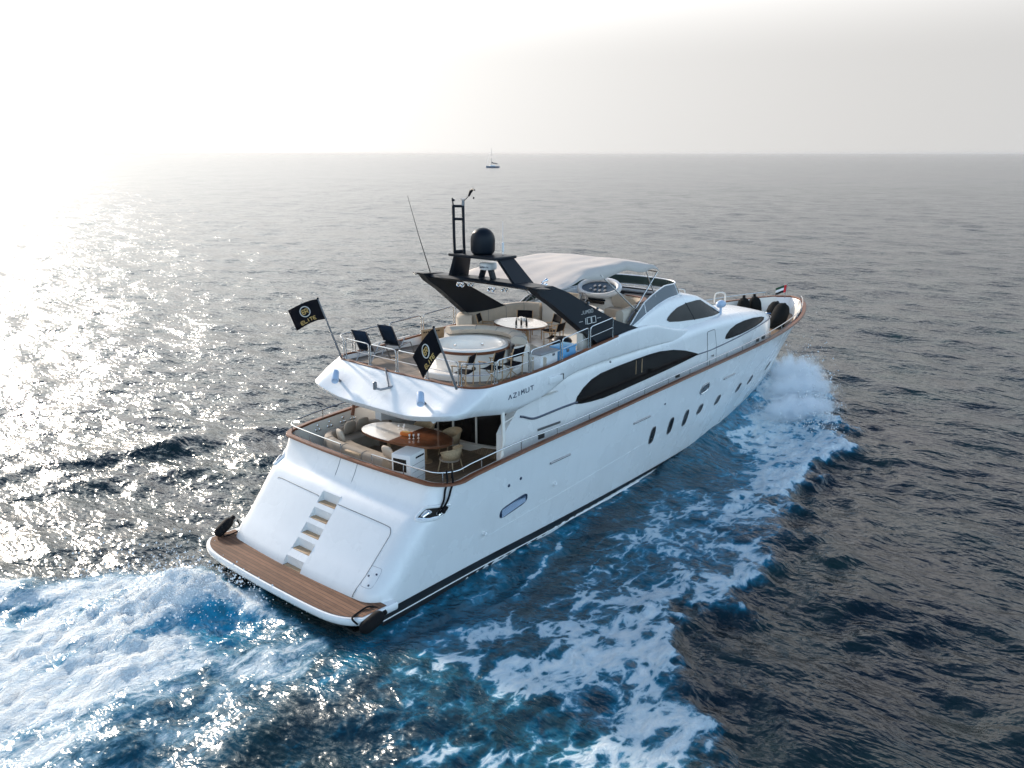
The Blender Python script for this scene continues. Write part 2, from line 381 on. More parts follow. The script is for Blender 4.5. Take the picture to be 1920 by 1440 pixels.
for k in range(33):
    a = 2 * math.pi * k / 32; ca, sa = math.cos(a), math.sin(a)
    hatch.append((-2.66 + 0.19 * math.copysign(abs(ca) ** 0.35, ca), 0.98 + 0.2 * math.copysign(abs(sa) ** 0.35, sa)))
def tx_round(y, z):
    s = (z - ZB) / (3 - ZB); P = hull_path(s, 4); P = [(p[1], p[0]) for p in P]; P.sort()
    return float(np.interp(y, [p[0] for p in P if p[1] < 3.6], [p[1] for p in P if p[1] < 3.6]))
MB().tube([(tx_round(y, z) - 0.001, y, z) for y, z in hatch], 0.005, 5, closed=True).build('shower_hatch', 'grey', yacht)
for y, z in ((-2.56, .98), (-2.76, 1.05), (-2.72, .83)): MB().sphere((tx_round(y, z), y, z), (.05, .06, .06), 10, 6).build('hatch_latch', 'letterblue', yacht)

# swim platform
def plat_outline(inset=0.0):
    pts = []
    for k in range(-20, 21):
        t = k / 20; y = t * 3.40
        e = abs(t) ** 9
        x = -0.30 + 0.10 * t * t + 0.42 * e
        pts.append((x + inset, y * (1 - inset / 3.4), 0))
    return pts
o = plat_outline()
ring = lambda ins, z, xf: [(x + ins * (1 if abs(y) < 3.3 else 0.8), y * (1 - ins / 3.4), z) for x, y, _ in o] + [(xf, 3.40 - ins, z), (xf, -3.40 + ins, z)]
b = MB(); L = [ring(0.5, 0.16, 1.3), ring(0.14, 0.22, 1.3), ring(0.03, 0.30, 1.3), ring(0.0, 0.36, 1.3), ring(0.0, 0.46, 1.3), ring(0.025, 0.495, 1.3)]
b.grid(L, wrap=True); n = len(L[0]); b.f.append(tuple(range(5 * n, 6 * n)))
plat = b.build('swim_platform', 'gel', yacht, smooth=45)
top = [(x, y, 0.499) for x, y, _ in ring(0.075, 0, 1.0)]
MB().prism(top, (0, 0, 0.008)).build('teak_planking', 'teakplat', plat, smooth=0)

# decks: one sheet from the cockpit to the bow, below the cap rail
rows = []
for x in list(np.linspace(2.85, 6.9, 10)) + list(np.linspace(7.0, 30.0, 60)):
    w = float(gy_f(x)) - 0.10
    if x < 3.6: w = min(w, 3.42 - 0.62 + math.sqrt(max(0, 0.62 ** 2 - (0.62 - min(0.62, x - 2.85)) ** 2)) - 0.1)
    z = 2.2 if x < 6.95 else float(zg_f(x)) - 0.85 + 0.12 * float(sstep(24, 29, x))
    if x > 4.2: w = max(0.03, min(w, float(hull_y(x, z)) - 0.07))
    rows.append([(x, w * t, z) for t in (-1, -.8, -.4, 0, .4, .8, 1)])
MB().grid(rows).build('main_deck', 'teaksole', yacht, smooth=20)

# bulwark inner faces, cap rail, hand rail
gun = full_path(1.0, 90)
gxy = [(p[0], p[1]) for p in gun]
b = MB()
def inward(i, d):
    P = gxy; n = len(P); t = Vector((P[min(i + 1, n - 1)][0] - P[max(i - 1, 0)][0], P[min(i + 1, n - 1)][1] - P[max(i - 1, 0)][1])).normalized()
    return Vector((P[i][0] - t.y * d, P[i][1] + t.x * d))
# path runs from the bow down the starboard side: inside lies to the right
def inn(i, d): return inward(i, -d)
def bot(i):
    x = gun[i][0]; return 2.19 if x < 6.9 else gun[i][2] - 0.86
idx = [i for i in range(len(gun)) if gun[i][0] < 29.9]
rows = [[(*inn(i, 0.12), gun[i][2] - 0.02) for i in idx], [(*inn(i, 0.12), bot(i)) for i in idx]]
h = len(rows[0]); half1 = [i for i in range(len(gun)) if gun[i][0] < 29.9 and i <= len(gun) // 2]; half2 = [i for i in range(len(gun)) if gun[i][0] < 29.9 and i >= len(gun) // 2]
for hh in (half1, half2):
    rws = []
    for t in (0, .25, .5, .75, 1.0):
        r = []
        for i in hh:
            q = inn(i, 0.12); z = gun[i][2] - 0.02 + (bot(i) - gun[i][2] + 0.02) * t; x = gun[i][0]
            lim = float(hull_y(q.x, z)) - 0.09; y = q.y
            if x > 4.2 and abs(y) > lim: y = math.copysign(max(lim, 0.02), y)
            r.append((q.x, y, z))
        rws.append(r)
    b.grid(rws)
b.build('bulwark', 'gelwarm', yacht, smooth=40)
b = MB()
sect = [(0.03, -0.06), (0.038, -0.02), (0.028, 0.010), (-0.10, 0.010), (-0.125, -0.02), (-0.13, -0.04)]
b.sweep([(p[0], p[1], p[2]) for p in gun], [(o_ * -1, z) for o_, z in sect])
cap = b.build('cap_rail', 'capwood', yacht, smooth=35)

def rail_h(x): return 0.27 if x < 5 else 0.27 - 0.09 * float(sstep(5, 8, x)) + 0.05 * float(sstep(17, 23, x))
def rail_run(sel, name):
    b = MB(); P = []
    for i in sel:
        q = inn(i, 0.05); P.append((q.x, q.y, gun[i][2] + rail_h(gun[i][0])))
    b.tube(P, 0.018, 8)
    d = 0; last = None
    for k, i in enumerate(sel):
        if last is not None: d += (Vector(P[k]) - last).length
        last = Vector(P[k])
        if k in (0, len(sel) - 1) or d > 1.25:
            q = inn(i, 0.05); b.tube([(q.x, q.y, gun[i][2]), (q.x, q.y, P[k][2])], 0.014, 6); d = 0
    return b.build(name, 'steel', yacht)
m_ = len(gun) // 2
# denser gunwale path for the rails
sel_s = [i for i in range(len(gun)) if i < m_ - 3 and gun[i][0] < 29.6]
sel_p = [i for i in range(len(gun)) if i > m_ + 2 and gun[i][0] < 29.6]
rail_run(sel_s, 'handrail'); rail_run(sel_p, 'handrail')
MB().box((2.83, 0.05, 3.12), (0.10, 0.62, 0.05), bev=0.015).build('transom_gate', 'wood', yacht)

# ------------------------------------------------------------------ deckhouse
yh_f = smooth_interp([5.8, 17, 18.5, 20, 22, 23.4, 24.4, 25.1, 25.45, 25.55], [2.75, 2.75, 2.73, 2.67, 2.46, 2.14, 1.70, 1.10, 0.5, 0.0])
zt_f = smooth_interp([5.8, 8, 10, 14, 17, 19.3, 21, 22.8, 24.4, 25.55], [4.5, 4.75, 4.86, 4.98, 5.08, 5.02, 4.88, 4.62, 4.30, 4.0])
def house_row(x):
    w = float(yh_f(x)); zt = float(zt_f(x)); zb = 2.1 if x < 20 else 2.5
    r = min(0.42, w * 0.6); pts = [(x, -w, zb), (x, -w, zb + 0.6 * (zt - r - zb)), (x, -w, zt - r)]
    for k in range(1, 7):
        a = math.pi / 2 * k / 6; pts.append((x, -(w - r * (1 - math.cos(a))), zt - r + r * math.sin(a)))
    wi = w - r
    for t in (0.66, 0.33): pts.append((x, -wi * t, zt + 0.10 * (1 - t * t)))
    return pts + [(x, 0, zt + 0.10)] + [(p[0], -p[1], p[2]) for p in pts[::-1]]
xsn = list(np.linspace(7.35, 18, 24)) + list(np.linspace(18.3, 23, 22)) + [23.3, 23.6, 23.9, 24.2, 24.45, 24.7, 24.9, 25.1, 25.25, 25.37, 25.46, 25.52, 25.55]
house = MB().grid([house_row(x) for x in xsn]).build('deckhouse', 'gel', yacht, smooth=50)
def on_house(x, z, off=0.006, sgn=-1): return (x, sgn * (float(yh_f(x)) + off), z)
def house_panel(name, outline, m, off, parent, inner=None):
    """closed (x, z) outline filled with a fan-free triangulation, laid on both house sides"""
    for sgn in (-1, 1):
        bm = bmesh.new(); vs = [bm.verts.new((x, 0, z)) for x, z in outline]; bm.faces.new(vs)
        bmesh.ops.triangulate(bm, faces=bm.faces[:])
        bmesh.ops.subdivide_edges(bm, edges=[e for e in bm.edges if e.calc_length() > 0.6], cuts=3, use_grid_fill=True)
        bmesh.ops.triangulate(bm, faces=bm.faces[:])
        bm.verts.index_update()
        MB().add([on_house(v.co.x, v.co.z, off, sgn) for v in bm.verts], [[v.index for v in f.verts] for f in bm.faces]).build(name, m, parent, smooth=60); bm.free()
        if sgn == -1 and name == 'x': break
mainwin = [(9.08, 3.69), (9.2, 3.87), (9.5, 4.09), (9.92, 4.28), (10.4, 4.38), (11.25, 4.44), (12.39, 4.49), (13.18, 4.51), (13.8, 4.5), (14.67, 4.41), (15.47, 4.25), (16.06, 4.08), (16.43, 3.97), (15.84, 3.92), (15.05, 3.85), (14.29, 3.79), (13.24, 3.72), (12.25, 3.66), (11.3, 3.6), (10.57, 3.57), (9.95, 3.59), (9.43, 3.63)]
house_panel('main_window', mainwin, 'glass', 0.006, house)
fwdwin = [(18.42, 4.23), (18.52, 4.36), (18.82, 4.52), (19.3, 4.63), (20.0, 4.67), (20.98, 4.645), (21.94, 4.545), (22.3, 4.46), (22.27, 4.40), (21.95, 4.335), (21.2, 4.275), (20.44, 4.235), (19.7, 4.20), (18.99, 4.19), (18.56, 4.20)]
house_panel('forward_window', fwdwin, 'glass', 0.006, house)
for nm_, ol_ in (('main_window_seal', mainwin), ('forward_window_seal', fwdwin)):
    for sgn in (-1, 1): MB().tube([on_house(x, z, 0.006, sgn) for x, z in ol_], 0.016, 6, closed=True).build(nm_, 'rubber', house)
for sgn in (-1, 1):
    for x in (12.35, 12.7): MB().box((x, sgn * 2.763, 4.22), (0.035 if x > 12.5 else .02, 0.012, 0.46)).build('window_mullion', 'wood', house)
for sgn in (-1, 1):
    pts = catmull([(9.2, 3.70), (9.08, 3.715), (8.28, 3.70), (7.38, 3.66), (7.05, 3.69), (6.7, 3.82), (6.56, 3.86)], 5)
    b = MB(); b.tube([on_house(x, z, 0.004, sgn) for x, z in pts], 0.035, 6).build('aft_stripe', 'letterblue', house); b = MB()
    pts = catmull([(16.35, 3.965), (17.25, 3.97), (17.85, 4.0), (19.52, 4.10), (21.0, 4.19), (22.1, 4.235), (23.0, 4.24), (24.0, 4.20), (24.8, 4.12)], 6)
    b.tube([on_house(x, z, 0.002, sgn) for x, z in pts], 0.024, 6)
    b.build('side_stripe', 'letterblue', house)
door = [(17.0, 4.66), (17.05, 4.70), (17.5, 4.72), (17.56, 4.68), (17.74, 4.09), (17.78, 3.30), (17.76, 2.95), (17.15, 2.95), (17.12, 3.42), (17.08, 4.03)]
for sgn in (-1, 1):
    d_ = MB(); d_.prism([on_house(x, z, -0.01, sgn) for x, z in door], (0, sgn * 0.018, 0)); dr = d_.build('side_door', 'gel', house, smooth=30)
    MB().tube([on_house(x, z, 0.004, sgn) for x, z in door], 0.012, 5, closed=True).build('door_seal', 'greymetal', dr)
    MB().box(on_house(17.45, 3.75, 0.03, sgn), (0.16, 0.05, 0.06), bev=0.01).build('door_handle', 'steel', dr)
# slanted aft wings of the house sides
for sgn in (-1, 1):
    out = [(5.88, 2.21), (5.88, 3.45), (6.0, 3.62), (6.75, 4.42), (7.5, 4.42), (7.5, 2.21)]
    b = MB(); b.prism([(x, sgn * 2.745, z) for x, z in out], (0, -sgn * 0.28, 0)); b.build('house_wing', 'gel', house, smooth=30)
# curved salon doors behind the cockpit
def gx(y): return 6.98 + 0.30 * (abs(y) ** 2) * 0.55
ys_ = np.linspace(-2.45, 2.45, 33)
b = MB(); b.grid([[(gx(y), y, z) for y in ys_] for z in (2.45, 4.3)]); salon = b.build('salon_doors', 'glass', yacht, smooth=60)
b = MB(); b.sweep([(gx(y), y, 2.2) for y in ys_], [(0.06, 0), (0.10, 0.02), (0.10, 0.22), (0.02, 0.26), (-0.05, 0.26), (-0.05, 0)]); b.build('door_sill', 'gelwarm', salon)
for y in (-1.55, -0.6, 0.35, 1.3, 2.2): MB().tube([(gx(y) - 0.02, y, 2.45), (gx(y) - 0.02, y, 4.28)], 0.035, 6).build('door_post', 'gelwarm', salon)
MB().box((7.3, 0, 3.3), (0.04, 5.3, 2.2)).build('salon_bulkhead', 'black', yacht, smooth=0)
# port side of the cockpit: cream panel towards the side deck
MB().box((6.62, 2.5, 3.2), (0.7, 0.06, 1.95), bev=0.02).build('cockpit_panel', 'gelwarm', yacht)

# ------------------------------------------------------------------ fly deck
zu_f = smooth_interp([3.5, 6, 7.5, 10.2, 12.3, 13.1, 13.9, 14.6, 15.4, 16.2, 17.2], [5.05, 5.08, 5.15, 5.37, 5.52, 5.50, 5.36, 5.17, 5.02, 4.88, 4.72])
zl_f = smooth_interp([3.5, 4.2, 6, 7.6, 8.5, 10, 12, 14.5, 17.2], [4.32, 4.32, 4.26, 4.40, 4.66, 4.78, 4.80, 4.72, 4.55])
yfu_f = smooth_interp([3.5, 7, 8.5, 10, 12.3, 14, 16, 17.2], [3.02, 3.02, 2.97, 2.90, 2.80, 2.72, 2.60, 2.35])
yfl_f = smooth_interp([3.5, 7, 8.5, 10, 12.3, 14, 16, 17.2], [3.03, 3.00, 2.92, 2.86, 2.80, 2.74, 2.66, 2.5])
def fly_half(t, inset=0.0, dz=0.0):
    """t = 0 lower edge, 1 upper edge; starboard half of the outline from the stern centre forward"""
    xc = 3.46 + (4.42 - 3.46) * (t ** 0.8); rc = 0.70 + (0.62 - 0.70) * t; bow_ = 0.10
    w0 = float(yfl_f(5)) + (float(yfu_f(5)) - float(yfl_f(5))) * t
    bul = 0.06 * math.sin(math.pi * t)
    pts = []; ys0 = w0 - rc
    for k in range(9):
        y = ys0 * k / 8; pts.append((xc - bul + bow_ * (y / 3) ** 2 + inset, -y * (1 - inset / 3)))
    xk = xc - bul + bow_ * (ys0 / 3) ** 2
    for k in range(1, 11):
        a = math.pi / 2 * k / 10
        pts.append((xk + rc * (1 - math.cos(a)) + inset * math.cos(a), -(ys0 + rc * math.sin(a) + bul * math.sin(a) - inset * math.sin(a))))
    xs0 = pts[-1][0]
    for k in range(1, 41):
        x = xs0 + (17.2 - xs0) * k / 40
        y = float(yfl_f(x)) + (float(yfu_f(x)) - float(yfl_f(x))) * t + bul * (1 - k / 40) - inset
        pts.append((x, -y))
    lift = lambda x, y: 0.22 * float(sstep(1.2, 3.0, abs(y))) * (1 - float(sstep(4.0, 6.5, x))) * (1 - t)
    return [(x, y, (float(zl_f(x)) + (float(zu_f(x)) - float(zl_f(x))) * t) + dz * (1 if dz >= 0 or t > .5 else 1 - float(sstep(5.5, 7.5, x))) + lift(x, y)) for x, y in pts]
def fly_full(t, inset=0.0, dz=0.0):
    h_ = fly_half(t, inset, dz); return h_[::-1] + [(x, -y, z) for x, y, z in h_][1:]
rows = [fly_full(0, 0.6, -0.06), fly_full(0, 0.25, -0.15), fly_full(0, 0.12, -0.17), fly_full(0, 0.08, -0.15), fly_full(0, 0.012, -0.012), fly_full(0.02), fly_full(0.12), fly_full(0.3), fly_full(0.5), fly_full(0.7), fly_full(0.85), fly_full(0.97), fly_full(1.0, 0.03, 0.01), fly_full(1.0, 0.09, 0.0), fly_full(1.0, 0.11, -0.04)]
inner = [(x, y, 4.86) for x, y, z in fly_full(1.0, 0.12)]
rows.append(inner)
fly = MB().grid(rows).build('fly_deck_coaming', 'gel', yacht, smooth=50)
ff = [p for p in fly_full(1.0, 0.1) if p[0] < 16.4]
def deck_rows(z, ins, x1):
    P = [p for p in fly_half(1.0, ins) if p[0] < x1]; return [[(x, y * t, z) for t in (1, .5, 0, -.5, -1)] for x, y, _ in P if True]
MB().grid(deck_rows(4.90, 0.1, 16.3)).build('fly_deck_floor', 'teakdeck', yacht, smooth=20)
MB().grid(deck_rows(4.30, 0.1, 8.2)).build('fly_deck_soffit', 'gelwarm', yacht, smooth=20)
b = MB(); P = [p for p in fly_full(1.0, 0.05, 0.012) if p[0] < 11.2]
b.sweep(P, [(0.05, -0.03), (0.06, 0.005), (0.04, 0.022), (-0.04, 0.022), (-0.055, 0.0), (-0.055, -0.03)]); b.build('fly_cap_rail', 'capwood', yacht, smooth=35)

# fly rails: separate hoops round the aft end and both sides
edge = [Vector(p) for p in fly_full(1.0, 0.06, 0.03)]
cum = [0.0]
for i in range(1, len(edge)): cum.append(cum[-1] + (edge[i] - edge[i - 1]).length)
midl = cum[len(edge) // 2]
def edge_at(sv):
    s_ = sv + midl; i = max(0, min(len(cum) - 2, int(np.searchsorted(cum, s_)) - 1)); t = (s_ - cum[i]) / max(1e-6, cum[i + 1] - cum[i]); return edge[i].lerp(edge[i + 1], t)
def hoop(s0, s1, h=0.62):
    a, c = edge_at(s0), edge_at(s1); n = 7
    midp = [edge_at(s0 + (s1 - s0) * k / n) for k in range(n + 1)]
    up = Vector((0, 0, 1)); P = [midp[0], midp[0] + up * (h - 0.1)]
    P.append(midp[0].lerp(midp[1], 0.10) + up * (h - 0.03))
    P += [q + up * h for q in [midp[0].lerp(midp[1], 0.45)] + midp[1:-1] + [midp[-2].lerp(midp[-1], 0.55)]]
    P.append(midp[-1].lerp(midp[-2], 0.10) + up * (h - 0.03)); P += [midp[-1] + up * (h - 0.1), midp[-1]]
    b = MB(); b.tube(P, 0.017, 8); b.tube([q + up * h * 0.5 for q in midp], 0.010, 6)
    for q in (a, c): b.lathe([(0.045, 0), (0.045, 0.02), (0.025, 0.03)], tuple(q - Vector((0, 0, 0.01))), 10)
    b.build('guard_rail', 'steel', yacht)
w_ = 1.02
for s0 in (-2.38, -1.19, 0.0, 1.19): hoop(s0 + 0.04, s0 + 1.15)
for sg in (1, -1):
    for s0, s1 in ((2.46, 3.45), (3.55, 4.85), (4.95, 6.3), (6.4, 7.75), (7.85, 9.1)):
        hoop(sg * s0, sg * s1)

# ------------------------------------------------------------------ wheelhouse and fly bridge front
zr_f = smooth_interp([12.0, 12.6, 13.2, 14.1, 15, 16.2, 16.8, 17.3, 17.9, 18.5, 19.1, 19.7, 20.2], [5.40, 5.58, 5.74, 5.92, 6.04, 6.06, 6.0, 5.90, 5.66, 5.42, 5.18, 5.02, 4.94])
wb_f = smooth_interp([12.0, 14, 16, 17.5, 18.5, 19.2, 19.7, 20.05, 20.2], [2.70, 2.62, 2.56, 2.50, 2.38, 2.15, 1.6, 0.8, 0.05])
wt_f = smooth_interp([12.0, 13, 14, 16, 17.5, 18.5, 19.2, 19.7, 20.05, 20.2], [2.60, 2.50, 2.36, 2.18, 2.16, 2.12, 1.95, 1.45, 0.7, 0.03])
def wy(x, z):
    t = np.clip((z - 4.9) / (float(zr_f(x)) - 4.9), 0, 1); a, c = float(wb_f(x)), float(wt_f(x))
    return a + (c - a) * t ** 1.25
def wh_row(x, closed):
    zr = float(zr_f(x)); P = []
    for t in (0, .25, .5, .75, .92): z = 4.75 + (zr - 4.75) * t; P.append((x, -wy(x, z), z))
    c = float(wt_f(x)); P += [(x, -c + 0.02, zr - 0.01), (x, -c + 0.09, zr + 0.02)]
    if closed:
        P += [(x, -c * .66, zr + 0.07), (x, -c * .33, zr + 0.10)]
        return P + [(x, 0, zr + 0.11)] + [(p[0], -p[1], p[2]) for p in P[::-1]]
    return P + [(x, -c + 0.2, zr), (x, -c + 0.24, zr - 0.1), (x, -c + 0.26, 4.88)]
xa_ = np.linspace(12.0, 16.1, 15); xb_ = list(np.linspace(16.1, 19.2, 18)) + [19.4, 19.6, 19.75, 19.9, 20.0, 20.08, 20.15, 20.2]
b = MB()
op = [wh_row(x, False) for x in xa_]; b.grid(op); b.grid([mir(r) for r in op])
b.grid([wh_row(x, True) for x in xb_])
c_ = float(wt_f(16.1)); b.box((16.12, 0, 5.5), (0.06, 2 * c_ - 0.1, 1.22)); MB().box((15.96, 0, 5.80), (0.22, 2 * c_ - 0.55, 0.5), bev=.05).build('dashboard', 'black', yacht)
wheel = b.build('wheelhouse', 'gel', yacht, smooth=50)
def on_wh(x, z, off=0.008, sgn=-1): return (x, sgn * (float(wy(x, z)) + off), z)
def wh_panel(name, outline, m, sgn):
    bm = bmesh.new(); vs = [bm.verts.new((x, 0, z)) for x, z in outline]; bm.faces.new(vs)
    bmesh.ops.triangulate(bm, faces=bm.faces[:])
    bmesh.ops.subdivide_edges(bm, edges=[e for e in bm.edges if e.calc_length() > 0.3], cuts=3, use_grid_fill=True)
    bmesh.ops.triangulate(bm, faces=bm.faces[:]); bm.verts.index_update()
    o_ = MB().add([on_wh(v.co.x, v.co.z, 0.012, sgn) for v in bm.verts], [[v.index for v in f.verts] for f in bm.faces]).build(name, m, wheel, smooth=60); bm.free(); return o_
wwin = [(14.59, 5.44), (14.7, 5.52), (14.96, 5.62), (15.47, 5.75), (16.26, 5.82), (17.0, 5.82), (17.3, 5.79), (17.85, 5.54), (18.4, 5.31), (18.9, 5.10), (17.95, 5.12), (16.64, 5.19), (15.4, 5.28), (14.75, 5.36)]
for sgn in (-1, 1):
    w0 = wh_panel('wheelhouse_window', wwin, 'glassbrown', sgn)
    MB().tube([on_wh(16.15, 5.83, 0.012, sgn), on_wh(16.5, 5.19, 0.012, sgn)], 0.02, 5).build('window_mullion', 'black', w0)
b = MB(); rws = []
for x in np.linspace(17.5, 19.3, 8):
    c = float(wt_f(x)) * 0.86; zr = float(zr_f(x)); rws.append([(x, -c * t, zr + 0.035 + 0.09 * (1 - t * t)) for t in (1, .75, .5, .25, 0, -.25, -.5, -.75, -1)])
b.grid(rws).build('windscreen', 'glassbrown', wheel)

# fly bridge perspex windscreen
base = catmull([(12.25, -2.52, 5.48), (12.8, -2.50, 5.66), (13.4, -2.40, 5.80), (14.3, -2.24, 5.95), (15.2, -2.12, 6.07), (16.1, -2.0, 6.09), (16.7, -1.65, 6.10), (17.0, -1.0, 6.12), (17.1, 0, 6.13)], 4)
def ws_top(p):
    x = p[0]; h_ = float(np.interp(x, [12.2, 12.8, 13.4, 15.2, 16.2, 17.1], [0.06, 0.26, 0.38, 0.46, 0.42, 0.40])); k = np.interp(x, [12, 15, 17], [.15, .4, .9])
    c = Vector((13.2, 0, 0)); d = (c - Vector((p[0], p[1], 0))).normalized()
    return (p[0] + d.x * h_ * k, p[1] + d.y * h_ * 0.25, p[2] + h_)
bb = base + [(x, -y, z) for x, y, z in base[::-1]][1:]
tt = [ws_top(p) for p in bb]
nb_ = len(bb); q1, q2 = 20, nb_ - 21
wsn = []
for nm, m, i0, i1 in (('perspex_screen', 'glassblue', 0, 9), ('perspex_screen', 'glassblue', 8, 21), ('perspex_screen', 'glassgreen', 20, nb_ - 20), ('perspex_screen', 'glassgreen', nb_ - 21, nb_)):
    MB().grid([bb[i0:i1], tt[i0:i1]]).build(nm, m, yacht, smooth=60)
b = MB(); b.tube(tt, 0.022, 6); b.tube(bb, 0.03, 6)
for i in (8, 20, nb_ - 21, nb_ - 9): b.tube([bb[i], tt[i]], 0.02, 6)
b.build('screen_frame', 'white', yacht)

# ------------------------------------------------------------------ radar arch
arch = MB()
def leg_y(z): return 2.42 + (7.2 - z) * 0.14
leg = [(7.50, 7.36), (8.40, 7.30), (9.10, 7.03), (9.73, 6.70), (11.39, 5.89), (12.55, 5.50), (12.50, 5.06), (10.75, 5.06), (10.35, 5.30), (8.36, 6.74), (7.80, 7.08)]
for sgn in (-1, 1):
    vs = [(x, sgn * leg_y(z), z) for x, z in leg]; vs2 = [(x, sgn * (leg_y(z) - 0.30), z) for x, z in leg]
    n = len(leg); arch.add(vs + vs2, [tuple(range(n)), tuple(range(n, 2 * n))] + [(i, (i + 1) % n, n + (i + 1) % n, n + i) for i in range(n)])
rws = []
for y in np.linspace(-2.4, 2.4, 13):
    zz = 7.22 + 0.05 * (1 - (y / 2.4) ** 2); rws.append([(7.75, y, zz), (7.85, y, zz + 0.07), (8.45, y, zz + 0.06), (8.62, y, zz - 0.01), (8.45, y, zz - 0.07), (7.85, y, zz - 0.06)])
arch.grid(rws, wrap=True)
for sgn in (-1, 1): arch.prism([(7.45, sgn * 2.4, 7.30), (7.95, sgn * 2.4, 7.30), (7.75, sgn * 2.85, 7.29)], (0, 0, 0.03))
arch_o = arch.build('radar_arch', 'black', yacht, smooth=30)
up = MB()
for sgn in (-1, 1):
    a = [(7.70, sgn * 0.92, 8.02), (8.35, sgn * 0.92, 8.02), (8.72, sgn * 1.42, 7.25), (7.92, sgn * 1.42, 7.25)]
    up.add(a + [(x, y - sgn * 0.12, z) for x, y, z in a], [(0, 1, 2, 3), (4, 5, 6, 7), (0, 1, 5, 4), (1, 2, 6, 5), (2, 3, 7, 6), (3, 0, 4, 7)])
up.box((7.98, 0, 8.03), (0.95, 1.95, 0.09), bev=0.03)
up.build('upper_arch', 'black', arch_o, smooth=30)
b = MB()
for x, y in ((7.62, 0.80), (7.75, 0.52)): b.tube([(x, y, 8.05), (x - 0.02, y, 8.6), (x - 0.03, y, 9.52)], 0.045, 8)
for z in (9.48, 9.1): b.tube([(7.60, 0.80, z), (7.72, 0.52, z)], 0.04, 8)
b.tube([(7.62, 0.8, 8.12), (7.95, 0.72, 8.12)], 0.05, 8)
b.tube([(7.59, 0.8, 9.5), (7.57, 0.82, 9.72)], 0.02, 6); b.lathe([(.05, 0), (.05, .05), (.02, .07)], (7.59, .8, 9.62), 10)
mast = b.build('mast', 'black', arch_o)
MB().tube([(7.72, .52, 9.5), (7.72, .52, 9.66)], 0.05, 8).lathe([(.09, 0), (.09, .02), (.02, .03)], (7.72, .52, 9.68), 12).build('mast_light', 'greymetal', mast)
b = MB(); b.tube([(7.85, .40, 9.78), (7.84, .3, 9.93), (7.80, .18, 9.98), (7.74, .05, 9.96)][::-1], [0.02, 0.035, 0.05, 0.03], 8); b.sphere((7.93, .28, 9.72), (.06, .06, .06), 8, 6); b.tube([(7.72, .5, 9.62), (7.85, .40, 9.78)], .012, 5); b.build('wind_sensor', 'black', mast)
b = MB(); b.lathe([(0.28, 0), (0.33, 0.05), (0.365, 0.12), (0.37, 0.42), (0.355, 0.52), (0.31, 0.63), (0.23, 0.72), (0.12, 0.775), (0.005, 0.79)], (7.95, -0.06, 8.08), 36); b.build('satellite_dome', 'black', arch_o, smooth=60)
b = MB(); b.lathe([(0.24, 0), (0.265, 0.03), (0.265, 0.17), (0.24, 0.215), (0.15, 0.225), (0.005, 0.23)], (8.22, -0.02, 7.60), 32)
radar = b.build('radar_scanner', 'white', arch_o, smooth=40)
for sgn in (-1, 1): MB().box((8.18, sgn * 0.2 - 0.02, 7.46), (0.22, 0.07, 0.34), bev=0.015, rx=sgn * 0.35).box((8.18, sgn * 0.27 - 0.02, 7.325), (0.3, 0.22, 0.03), bev=0.01).build('radar_bracket', 'black', radar)
b = MB(); b.tube([(8.0, 2.3, 7.33), (7.55, 2.34, 8.6), (7.18, 2.36, 9.75)], [0.016, 0.011, 0.006], 6); b.build('whip_antenna', 'black', arch_o)
b = MB(); b.tube([(8.3, -0.55, 8.08), (8.3, -0.55, 8.16), (8.3, -0.55, 8.17), (8.3, -0.55, 8.43), (8.3, -0.55, 8.44), (8.3, -0.55, 9.05)], [0.015, 0.015, 0.036, 0.036, 0.009, 0.005], 8); b.build('whip_antenna', 'white', arch_o)
def spot(c, name='floodlight', d=(-1, 0, -.2), s=1.0):
    q = Vector(d).to_track_quat('Z', 'Y').to_matrix().to_4x4()
    b = MB()
    for dy in (-.085 * s, .085 * s):
        b.lathe([(0.03 * s, -0.08 * s), (0.062 * s, -0.04 * s), (0.07 * s, 0.03 * s), (0.062 * s, 0.035 * s), (0.05 * s, 0.02 * s)], (c[0], c[1] + dy, c[2]), 12, mt=q)
    b.tube([(c[0], c[1] - .14 * s, c[2] + .06 * s), (c[0], c[1] + .14 * s, c[2] + .06 * s)], .014, 6)
    return b.build(name, 'chrome', arch_o)
spot((7.80, 0.75, 7.10)); spot((7.80, -0.55, 7.08)); spot((8.0, 0.5, 7.10), s=.8); spot((8.0, -0.9, 7.08), s=.8)
b = MB()
for dy, dz in ((0, 0), (.12, .0), (-.02, .14)):
    b.lathe([(0.02, -.1), (0.03, 0.02), (0.06, 0.14), (.05, .15)], (8.75, -1.75 + dy, 7.2 + dz), 10, mt=Matrix.Rotation(R(80), 4, 'Y'))
b.build('air_horn', 'chrome', arch_o)
MB().lathe([(0.09, 0), (0.1, .01), (.1, .03), (.07, .035)], (8.45, 2.2, 7.02), 20, mt=Matrix.Rotation(R(90), 4, 'X')).build('arch_badge', 'silver', arch_o)
MB().box((10.35, -2.60, 6.42), (0.07, 0.06, 0.07), bev=.01).build('arch_lamp', 'greymetal', arch_o); MB().box((9.95, -2.53, 6.62), (0.07, 0.07, 0.09), bev=.01).build('arch_lamp', 'greymetal', arch_o)

